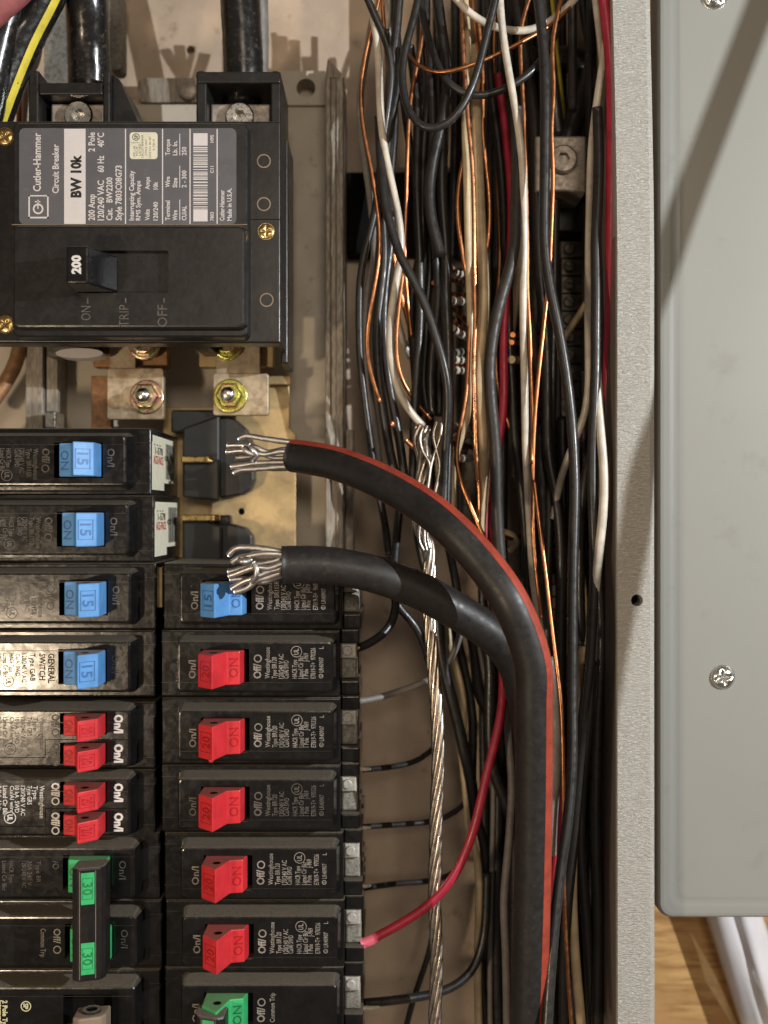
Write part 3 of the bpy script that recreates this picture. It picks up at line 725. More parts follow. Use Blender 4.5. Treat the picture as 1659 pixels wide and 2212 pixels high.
# switch block with slot
r_ = rect_px(26, 486, 530, 709, hS); sl = rect_px(165, 541, 364, 633, hS)
mb = MB(); f = lambda i, r: rr(r_[0] + i, r_[1] + i, r_[2] - i, r_[3] - i, r, 5)
mb.solid([f(-.7, 3.2), f(-.1, 2.6), f(.5, 2.2), f(1.1, 1.9)], [hL - .6, hS - .9, hS - .2, hS], [rr(*sl, .8, 2)], 3.0)
mb.build('switch_block', 'black2', mainb, MO)
mb = MB(); mb.box(sl[0] + .1, sl[1] + .1, sl[2] - .1, sl[3] - .1, hF - .05, hF + .25); mb.build('slot_floor', 'void', mainb, MO)
mb = MB(); mb.box(X(26, hL), Y(484.6, hL), X(534, hL), Y(486.2, hL), hL - .2, hL + .25); mb.build('dusty_seam', 'beige', mainb, MO)
mb = MB(); mb.box(X(536, hF), Y(473.2, hF), X(605, hF), Y(474.8, hF), hF - .2, hF + .06); mb.build('moulded_seam', 'void', mainb, MO)
for (a, b) in ((570, 348), (570, 441), (576, 648)):
    x, y, _ = W(a, b, hF); MB().ring(x, y, 2.15, 2.6, hF - .1, hF + .12, 28).build('ejector_ring', 'beige', mainb, MO)
add_screw(575, 500, 3.0, hF + .05, mainb, MO, mat='gold', dome=.8, rot=.05)
add_screw(11, 295, 3.2, hF + .05, mainb, MO, mat='gold', dome=.8, rot=.5)
add_screw(12, 701, 3.2, hF + .05, mainb, MO, mat='gold', dome=.8, rot=.7)
# handle
mb = MB(); H = []
ht, hbse = hS + 17, hS - 5
def q4(a, b, c, d, h): x0, y0, x1, y1 = rect_px(a, b, c, d, h); return [(x0, y0, h), (x1, y0, h), (x1, y1, h), (x0, y1, h)]
tip = q4(143, 531, 190, 612, ht); mid = q4(160, 553, 252, 631, hS + .5); bot = q4(165, 553, 254, 631, hbse)
mb.add(bot + mid + tip, [[0, 1, 5, 4], [1, 2, 6, 5], [2, 3, 7, 6], [3, 0, 4, 7], [4, 5, 9, 8], [5, 6, 10, 9], [6, 7, 11, 10], [7, 4, 8, 11], [8, 9, 10, 11], [0, 3, 2, 1]])
hd = mb.build('switch_handle', 'black', mainb, MO, bevel=.7)
mb = MB(); x, y, _ = W(174, 592, ht); mb.text('200', x, y, ht + .05, 1.9 * 1.55, 6.6, 90, bold=.05); mb.build('rating_number', 'printw', hd, MO, fix=False)
mb = MB()
for st, px, py, wd in (('ON', 196, 692, 5.2), ('TRIP', 278, 706, 8.0), ('OFF', 361, 706, 8.0)):
    x, y, _ = W(px, py, hS); mb.text(st, x, y, hS + .04, 3.5, wd, 90, ex=.1)
    mb.box(X(px - 8, hS), Y(644, hS), X(px - 5, hS), Y(py - 34 - (18 if st != 'ON' else 2), hS), hS - .1, hS + .1)
mb.build('moulded_lettering', 'printdim', mainb, MO, fix=False)
# label
rl = rect_px(41.6, 277, 510.6, 485, hL)
mb = MB(); mb.solid([rr(*rl, 2.0)] * 2, [hL - .1, hL + .12]); lab = mb.build('rating_label', 'label', mainb, MO, fix=True)
h1 = hL + .15
def Zx(z): return X(z / 2.5264, h1)
def Zy(z): return Y(z / 2.5264, h1)
wht = MB(); drk = MB(); stp = MB()
def LT(st, bx_, ys, ye, cap, m=wht, b=.02): m.text(st, Zx(bx_), Zy(ys), h1 + .04, cap / 2.5264 * S * .99, abs(Zy(ye) - Zy(ys)), 90, bold=b)
stp.box(Zx(350), Zy(1222), Zx(467), Zy(703), h1 - .1, h1)
for st, b_, s_, e_, c in (('Cutler-Hammer', 222, 1045, 725, 40), ('Circuit Breaker', 320, 1055, 787, 34), ('200 Amp', 517, 1203, 1060, 34), ('2 Pole', 517, 828, 722, 34),
        ('120/240 VAC', 567, 1203, 985, 34), ('60 Hz', 567, 940, 850, 34), ('40°C', 567, 803, 725, 34), ('Cat.', 613, 1203, 1137, 32), ('BW2200', 613, 1105, 968, 32), ('Style 7803C08G73', 664, 1203, 903, 33),
        ('Interrupting Capacity', 731, 1203, 932, 26), ('RMS Sym. Amps', 766, 1203, 987, 24), ('Volts', 816, 1203, 1142, 24), ('Amps', 816, 1034, 966, 24), ('120/240', 861, 1203, 1102, 24), ('10k', 861, 1034, 992, 24),
        ('Terminal', 927, 1203, 1095, 24), ('Wire', 927, 1022, 964, 24), ('Torque', 927, 848, 760, 24), ('Wire', 967, 1203, 1147, 24), ('Size', 967, 1024, 970, 24), ('Lb. In.', 967, 848, 768, 24),
        ('CU/AL', 1017, 1203, 1124, 24), ('2 - 300', 1017, 1024, 930, 24), ('250', 1017, 848, 802, 24), ('7803', 1166, 1205, 1157, 18), ('C11', 1166, 945, 907, 18), ('H95', 1166, 778, 737, 18),
        ('Cutler-Hammer', 1224, 1205, 1037, 24), ('Made in U.S.A.', 1264, 1205, 1027, 24)): LT(st, b_, s_, e_, c)
for z in (685, 887, 1037, 1185): wht.box(Zx(z - 3), Zy(1222), Zx(z + 3), Zy(703), h1 - .05, h1 + .02)
for (a, b_) in ((1203, 1090), (1024, 905), (848, 730)): wht.box(Zx(979), Zy(a), Zx(983), Zy(b_), h1 - .05, h1 + .02)
for (a, b_, c, d) in ((155, 1065, 265, 1072), (155, 1183, 265, 1192), (155, 1065, 163, 1192), (257, 1065, 265, 1192), (204, 1090, 210, 1140), (190, 1098, 220, 1104)): wht.box(Zx(a), Zy(d), Zx(c), Zy(b_), h1 - .05, h1 + .02)
wht.ring(Zx(208), Zy(1140), 1.35, 1.95, h1 - .02, h1 + .03, 24); 
for u_, v_ in ((795, 727), (1208, 1142)): MB().box(Zx(1055), Zy(u_), Zx(1133), Zy(v_), h1 - .1, h1).build('white_block', 'labelw', lab, MO)

yb = 1138; rnd = random.Random(3)
while yb > 806:
    t_ = rnd.choice((3, 3, 5, 8)); wht.box(Zx(1055), Zy(yb), Zx(1133), Zy(yb - t_), h1 - .05, h1 + .02); yb -= t_ + rnd.choice((4, 4, 6, 9))
LT('BW 10k', 441, 1078, 845, 52, drk, .05)
wht.build('white_print', 'labelw', lab, MO, fix=False); stp.build('white_band', 'labelw', lab, MO)
sk = MB(); sk.solid([rr(Zx(708), Zy(868), Zx(860), Zy(722), 1.1)] * 2, [h1 - .1, h1 + .03]); sk.build('approval_sticker', 'cream', lab, MO)
drk.ring(Zx(742), Zy(748), 1.1, 1.35, h1 + .03, h1 + .06, 20); LT('SP', 752, 760, 735, 18, drk)
for st, b_, s_, e_ in (('UND. LAB.', 738, 858, 795), ('INC.®', 752, 850, 800), ('LISTED', 768, 850, 785), ('CIRCUIT BREAKER', 783, 862, 735), ('2 POLE UNIT', 803, 850, 760), ('ISSUE NO. BR-407', 824, 862, 745), ('E-7819', 845, 820, 760)): LT(st, b_, s_, e_, 11, drk, .0)
drk.box(Zx(712), Zy(780), Zx(760), Zy(778), h1 + .03, h1 + .05)
drk.build('dark_print', 'printk', lab, MO, fix=False)
# line lugs
def housing(xs, lug, screw, full):
    a, b, c, d = xs; h = -12
    mb = MB(); t_ = 24 if full else 20
    x0, y0, x1, y1 = rect_px(a, b, c, d, h)
    if full:
        mb.box(x0, y1 - 4.4, x1, y1, -46, h, .4); mb.box(x0, y0 - 1, x0 + 4.0, y1 - 4.45, -46, h, .4); mb.box(x1 - 3.7, y0 - 1, x1, y1 - 4.45, -46, h, .4)
    else:
        yb_ = Y(178, h); mb.box(x0 + 3.95, Y(204, h), X(222, h) - .05, yb_, -46, h, .4); mb.box(x0, y0 - 1, x0 + 3.9, y1, -46, h, .4)
        mb.box(X(222, h), y0 - 1, x1, y1, -46, h, .4)
        pl = [(x1 + .02, y0 - 1), (X(301, h), y0 - 1), (X(253, h), Y(163, h)), (x1 + .02, y1)]; mb.solid([pl, pl], [-46, h - 4])
    mb.build('lug_housing', 'black2', mainb, MO, bevel=.3)
    mb = MB()
    for (u, v) in (((a + 11, b + 10), (c - 11, b + 10)) if full else ((73, 189), (231, 189))):
        x, y, _ = W(u, v, h); mb.ring(x, y, 1.7, 1.95, h - .1, h + .1, 20)
    mb.build('ejector_ring', 'black2', mainb, MO)
    mb = MB(); l = rect_px(*lug, -20); mb.box(*l, -44, -20, .5); mb.build('line_lug', 'alum', mainb, MO, bevel=.5)
    x, y, _ = W(*screw, -18); mb = MB()
    mb.solid([circ(x, y, 5.6, 28), circ(x, y, 5.6, 28), circ(x, y, 5.0, 28)], [-21, -17.6, -16.8], [circ(x, y, 2.6, 6)], 3)
    mb.build('lug_screw', 'steel', mainb, MO)
housing((423.5, 154, 605.6, 268), (455, 224, 584, 268), (518, 253), True)
housing((61, 152, 238, 268), (110, 224, 226, 268), (170, 250), False)

# ---------------------------------------------------------------- large cables
ARCH = [(432 + a / 2.133, 898.6 + b / 2.133) for a, b in ((432, 184), (520, 196), (620, 217), (800, 285), (1000, 395), (1150, 512), (1290, 660), (1420, 840), (1505, 1035))]
CAB2 = [(432 + a / 2.133, 898.6 + b / 2.133) for a, b in ((378, 686), (600, 690), (800, 728), (1000, 800), (1150, 880), (1300, 972), (1400, 1060), (1460, 1160))]
def at_x(L_, x):
    for (a, b), (c, d) in zip(L_, L_[1:]):
        if a <= x <= c: return b + (d - b) * (x - a) / (c - a)
    return None
def soften(P, win=4, it=2):
    for _ in range(it):
        N = len(P); Q = []
        for i in range(N):
            m = min(win, i, N - 1 - i); Q.append(sum((P[j] for j in range(i - m, i + m + 1)), Vector((0, 0, 0))) / (2 * m + 1))
        P = Q
    return P
def px_of(v): k = D / (D - v[2]); return (v[0] * k / S + CX, -v[1] * k / S + CY)
def hide_ends(P):
    """carry a wire on behind the big cables instead of letting it stop in the open"""
    x, y = px_of(P[-1])
    t = at_x(ARCH, x)
    if t and 950 < y < t + 4 and x < 1105:
        x2, y2 = px_of(P[-5]); sl = (x - x2) / max(y - y2, .5); h = P[-1][2]; sl = max(-.5, min(.5, sl))
        P = P + [Vector(W(x + sl * q, y + q, h)) for q in range(8, int(t + 10 - y) + 8, 8)]
    x, y = px_of(P[0]); t = at_x(CAB2, x)
    if t and t < y < 1560 and x > 820:
        n = int((y - t + 6) / 8); P = [Vector(W(x - 1.5 * q, y - 8 * q, P[0][2])) for q in range(n, 0, -1)] + P
    return P
def simple_wire(name, label, cat, spec, hs, r, mat, group=None, n=10, kink=.0, step=1.6, wob=0.):
    P = path(spec, hs, step)
    if kink: P = soften(hide_ends(P))
    if kink:
        sd = random.random() * 50
        P = [p + Vector((noise.noise(p * .02 + Vector((sd, 0, 0))), 0, noise.noise(p * .02 + Vector((0, sd, 0))) * 1.5)) * kink for p in P]
    org = tuple(P[len(P) // 2]); o = MB().tube(P, r, n, wob=wob).build(name, mat, None, org, fix=False)
    return tag(o, label, cat, group), P
def cable(label, spec, hs, r, stripe, strands, hstr, mat='cable'):
    P = path(spec, hs, 2.0); org = tuple(P[0]); root = thing('feeder_cable', label, 'cable', org)
    MB().tube(P, r, 28, wob=.012).build('jacket', mat, root, org, fix=False)
    if stripe:
        c0, c1, hw = stripe
        for k in (0, 1):
            MB().tube(P, r + .07, arc=(lambda t, k=k: math.radians(c0 + (c1 - c0) * min(1, t * 1.3)) + k * math.radians(172), math.radians(hw + 12 * k))).build('red_stripe', 'stripe', root, org, fix=False)
    x, y, h = P[0]; T = (P[0] - P[1]).normalized()
    MB().tube([P[0] + T * .02, P[0] + T * .9], r * .66, 16).build('conductor_core', 'alb', root, org)
    for i, (sp, rs) in enumerate(strands):
        hh = hstr[i % len(hstr)]; Q = path('Q ' + sp, (h + hh, h + hh * 1.2, h + hh * .7), .6)
        MB().tube(Q, rs * .9, 10, wob=.10, rfun=lambda t: 1 + .05 * math.sin(t * 7)).build('strand', 'al', root, org, fix=False)
    return root
cable('thick black feeder cable with orange-red stripe and splayed bare strands, arching over the wires',
      'P 432 184 520 196 620 217 800 285 1000 395 1150 512 1290 660 1420 840 1505 1035 1538 1170|H 984 120 985 400 984 700 978 1100 968 1450 952 1900',
      (-22, 4, 26, 34, 30, 24, 20, 18, 16), 6.4, (26, 41, 21),
      (('1080 480 900 455 700 425 560 400 490 400 420 432', 1.25), ('1080 530 900 550 750 575 600 515 420 500 300 505', 1.15), ('1060 590 900 570 720 600 500 560 290 575', 1.2),
       ('1060 620 850 645 650 595 560 625 390 640', 1.1), ('1060 690 850 690 600 700 460 722 340 738', 1.2), ('1050 735 800 748 600 765 450 775 365 808', 1.2), ('1040 760 800 765 600 745 450 735 345 735', .9),
       ('545 500 590 560 625 620 590 670', 1.1), ('470 520 520 570 600 610 680 600', 1.1)), (1.5, 3.2, 4.0, .5, 2.0, 1.0, -1.0, 5.2, 5.0, 5.4, 3.0))
cable('plain matte black feeder cable with flattened bare strands, over the right column blue-toggle breaker',
      'P 378 686 480 684 600 690 800 728 1000 800 1150 880 1300 972 1400 1060 1460 1160 1480 1240|H 960 200 985 900 960 1900',
      (14, 12, 6, -6, -18, -24, -26, -26), 6.75, None,
      (('930 1690 700 1645 520 1630 400 1640 310 1720', 1.3), ('930 1710 700 1700 560 1720 420 1750 350 1800', 1.2), ('920 1750 750 1800 560 1830 430 1870 310 1900', 1.3),
       ('910 1810 750 1862 600 1850 450 1900 320 1950', 1.25), ('910 1860 760 1900 620 1960 480 2010 350 2085', 1.3), ('900 1910 750 1960 620 2000 520 2080 380 2125', 1.35), ('900 1940 700 2010 560 1990 420 1980 330 1990', 1.2),
       ('590 1795 625 1870 620 1940 570 2020', 1.1), ('420 1760 480 1790 560 1770', 1.1)), (2.0, 3.0, 1.5, 4.0, 3.0, 1.5, .5, 5.0, 5.2, 3.6, 4.8))

# service cables into the line lugs
def svc(label, spec, hs, r, mat='svc', stripe=None):
    P = path(spec, hs, 2.0); org = tuple(P[0]); o = thing('service_cable', label, 'cable', org)
    MB().tube(P, r, 26, wob=.03).build('jacket', mat, o, org, fix=False)
    if stripe: MB().tube(P, r + .08, arc=(lambda t: math.radians(stripe[0]), math.radians(stripe[1]))).build('yellow_stripe', 'ystripe', o, org, fix=False)
    return o
svc('thick glossy black service cable entering the left lug of the main breaker', 'd 186 -120 188 0 191 100 193 160 190 235', (-16, -18, -26, -30), 8.3)
svc('thick glossy black service cable with pale scuffs entering the right lug of the main breaker', 'd 516 -120 519 0 523 80 526 150 523 235', (-26, -28, -30, -32), 7.9)
svc('slim grey-black cable close along the right side of the scuffed service cable', 'd 556 -100 560 0 562 100 560 180', (-40, -44, -48), 3.6, 'wgrey')
svc('black cable with a bright yellow stripe slanting across the top left corner', 'd 150 -150 95 -20 40 90 -10 215 -60 360', (-6, -10, -14), 8.5, 'svc', (28, 11))
svc('glossy black cable in the top left corner left of the yellow striped one', 'd 60 -150 20 0 -8 110 -40 260', (-2, -6), 7.5, 'svc')
svc('faded pink cable at the very top left corner', 'd -60 60 0 6 40 -30 80 -90', (8, 8), 6, 'fadedred')
simple_wire('wire', 'orange-brown wire at the left edge beside the left lug housing', 'wire', 'd 45 90 38 150 42 210 40 300', -40, 1.2, 'copper')
simple_wire('wire', 'white wire just left of the left lug housing, behind the yellow striped cable', 'wire', 'd 90 60 80 130 62 170 52 250 50 300', -44, 1.4, 'wwhite')
simple_wire('pipe_cable', 'brown cable bending out at the left edge beneath the main breaker', 'cable', 'd -40 900 10 830 38 770 46 690', (-50, -56), 3.2, 'brown')
mb = MB(); mb.solid([rr(*rect_px(95, 20, 150, 190, -55), 3)] * 2, [-62, -55]); mb.solid([rr(*rect_px(236, -20, 262, 150, -70), 2)] * 2, [-80, -70])
tag(mb.build('metal_bracket', 'galvl', None, W(120, 100, -60)), 'dull galvanised bracket behind the left service cable', 'bracket')

# ---------------------------------------------------------------- terminal bars and lug in the wiring gutter
lugo = thing('ground_lug', 'grey aluminium lug with round hex-socket screw behind the right-hand wires', 'terminal lug', W(1212, 353, -46)); LO = W(1212, 353, -46)
MB().box(*rect_px(1157, 293, 1267, 413, -42), -84, -42, .6).build('lug_block', 'alum', lugo, LO, bevel=.5)
x, y, _ = W(1217, 343, -40); mb = MB(); mb.solid([circ(x, y, 5.9, 32), circ(x, y, 5.9, 32), circ(x, y, 5.0, 32)], [-44, -40.2, -39.4], [circ(x, y, 2.7, 6)], 3.5)
mb.build('socket_screw', 'alum', lugo, LO); MB().cyl(x, y, 2.6, -42.8, -42.7, 6).build('socket_floor', 'void', lugo, LO)
MB().box(*rect_px(1170, 413, 1260, 500, -66), -84, -66, .5).build('lug_base', 'black3', lugo, LO, bevel=.5)
svc('short thick black cable bent into the top of the aluminium lug, behind the wires', 'd 1150 128 1230 130 1272 150 1262 205 1232 270 1222 320', (-60, -62, -60, -60), 5.4, 'wblack')
svc('black lug cable with a pale yellow stripe left of the aluminium lug', 'd 1160 -80 1172 0 1184 120 1196 220 1206 300', (-56, -58, -60), 4.6, 'wblack', (40, 18))
MB()
o = MB().box(*rect_px(748, 370, 1015, 548, -76), -88, -76, 1).build('insulating_block', 'void', None, W(880, 460, -80), bevel=1)
tag(o, 'flat black insulating block on the back of the box behind the left bundle of wires', 'insulator block')
def termbar(label, pxl, pxr, py0, py1, h, step, sx, rnd_):
    o = W((pxl + pxr) / 2, py0, h); t = thing('terminal_bar', label, 'terminal bar', o)
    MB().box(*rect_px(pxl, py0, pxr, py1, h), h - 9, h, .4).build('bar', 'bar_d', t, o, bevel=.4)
    MB().box(*rect_px(pxl - 12, py0 - 20, pxr + 25, py1 + 20, h - 9.1), h - 15, h - 9.1, .4).build('bar_base', 'black3', t, o, bevel=.6)
    proto = None; k = 0; py = py0 + step / 2
    while py < py1 - 4:
        x, y, _ = W(sx, py, h)
        if proto is None:
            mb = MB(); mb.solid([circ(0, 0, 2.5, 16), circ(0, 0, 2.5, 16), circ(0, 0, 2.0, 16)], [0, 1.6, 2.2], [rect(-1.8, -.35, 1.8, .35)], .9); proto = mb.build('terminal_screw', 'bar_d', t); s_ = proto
        else: s_ = proto.copy(); COL.objects.link(s_)
        s_.location = Vector(conv((x, y, h))) - Vector(conv(o)); s_.rotation_euler = (0, random.random() * 3, 0); py += step
    mb = MB(); py = py0 + step
    while py < py1 - 4: mb.box(*rect_px(pxl + 2, py - 2.2, pxr - 2, py + 2.2, h), h - .3, h + .08); py += step
    mb.build('bar_slots', 'void', t, o)
    return t
termbar('long terminal bar with a column of screws behind the middle wires', 1150, 1205, 560, 1440, -66, 27, 1172, 1)
termbar('short terminal bar with horizontal slots deep behind the right-hand wires', 1212, 1262, 520, 900, -70, 38, 1228, 2)
termbar('plain terminal bar behind the short copper and white wire ends', 1000, 1040, 600, 1140, -74, 600, 1020, 3)
simple_wire('twisted_pair_sheath', 'dark ribbed tube with shiny beads behind the slanting copper wires', 'conduit', 'E 640 -60 640 200 650 500 670 800 660 1100 680 1500 690 2000', -50, 2.6, 'wblackd', wob=.5)
# short bare ends clamped in the bars
k = 0
stubs = [('F 830 540 850 620 880 660', 'copper'), ('F 905 640 960 690 1010 700 1100 690', 'wtan'), ('F 990 780 1040 800 1090 860 1140 900', 'copperb'), ('F 980 430 1050 430 1120 420', 'copperb'), ('F 1000 1200 1060 1180 1140 1190', 'wgrey'), ('F 970 2000 1040 2040 1120 2040 1180 2060', 'copper'), ('F 940 2080 1000 2110 1060 2090 1120 2070', 'wgrey'), ('D 440 1250 500 1255 545 1250', 'wtan'),
         ('F 960 400 1040 450 1140 470', 'wwhite'), ('F 975 505 1060 530 1150 540', 'copperb'), ('F 970 650 1060 655 1150 650', 'copperb'), ('F 975 705 1060 715 1150 705', 'wwhite'),
         ('F 985 855 1050 920 1150 970', 'copperb'), ('F 1000 960 1070 1010 1160 1050', 'wwhite'), ('F 990 1245 1060 1255 1150 1255', 'wwhite'), ('F 990 1300 1060 1305 1140 1315', 'copperb'), ('F 990 1345 1060 1350 1150 1350', 'wwhite'),
         ('F 1050 2115 1120 2120', 'copperb'), ('F 1040 2160 1180 2160', 'wwhite'), ('D 450 1020 500 1025 540 1030', 'copper'), ('D 440 1090 500 1095 540 1090', 'copper'), ('E 320 800 380 810 440 800 500 770', 'copper'), ('E 300 760 390 790 430 850 390 905', 'wtan'),
         ('F 950 2050 1040 1980 1150 1940', 'wtan'), ('F 960 1930 1060 1850 1170 1820', 'wgrey')]
for sp, mt in stubs:
    lab_ = ('short dull copper end among the black wires of the left bundle', 'ivory wire end running level out of the left bundle', 'bright copper end dropping right, between two slanting wires', 'bright copper wire end nearest the black insulating block', 'grey wire end just above the lower level white ones', 'dull copper end curving above the red-striped arch', 'grey wire end curving beside the unravelled strands', 'ivory stub between the flattened black wire and long white wire',
            'topmost white wire end curving below the black insulating block', 'copper wire end just under the topmost white one', 'shiniest level copper wire end below the insulating block', 'white wire end directly under the shiniest level copper one',
            'copper wire end slanting down right beside a slanting white one', 'white wire end slanting down right under a copper one', 'level white wire end right of the small round hole', 'level copper wire end between two level white ones', 'level white wire end beneath the lower level copper one',
            'small copper stub just above the arching cable', 'white stub beneath the small copper stub near the arching cable', 'dull copper stub between the flattened black wire and long white wire, upper', 'dull copper stub between the flattened black wire and long white wire, lower',
            'thin dull copper wire end curling right of the red-striped arch', 'ivory curl of wire right of the red-striped arch', 'ivory wire end above the start of the twisted bare conductor, right', 'grey wire end above the ivory one by the unravelled strands')[k]; k += 1
    simple_wire('wire_end', lab_, 'wire', sp, (-37, -44, -58), 1.1 if 'copper' in mt else 1.6, mt, 'wire ends clamped in the terminal bars')

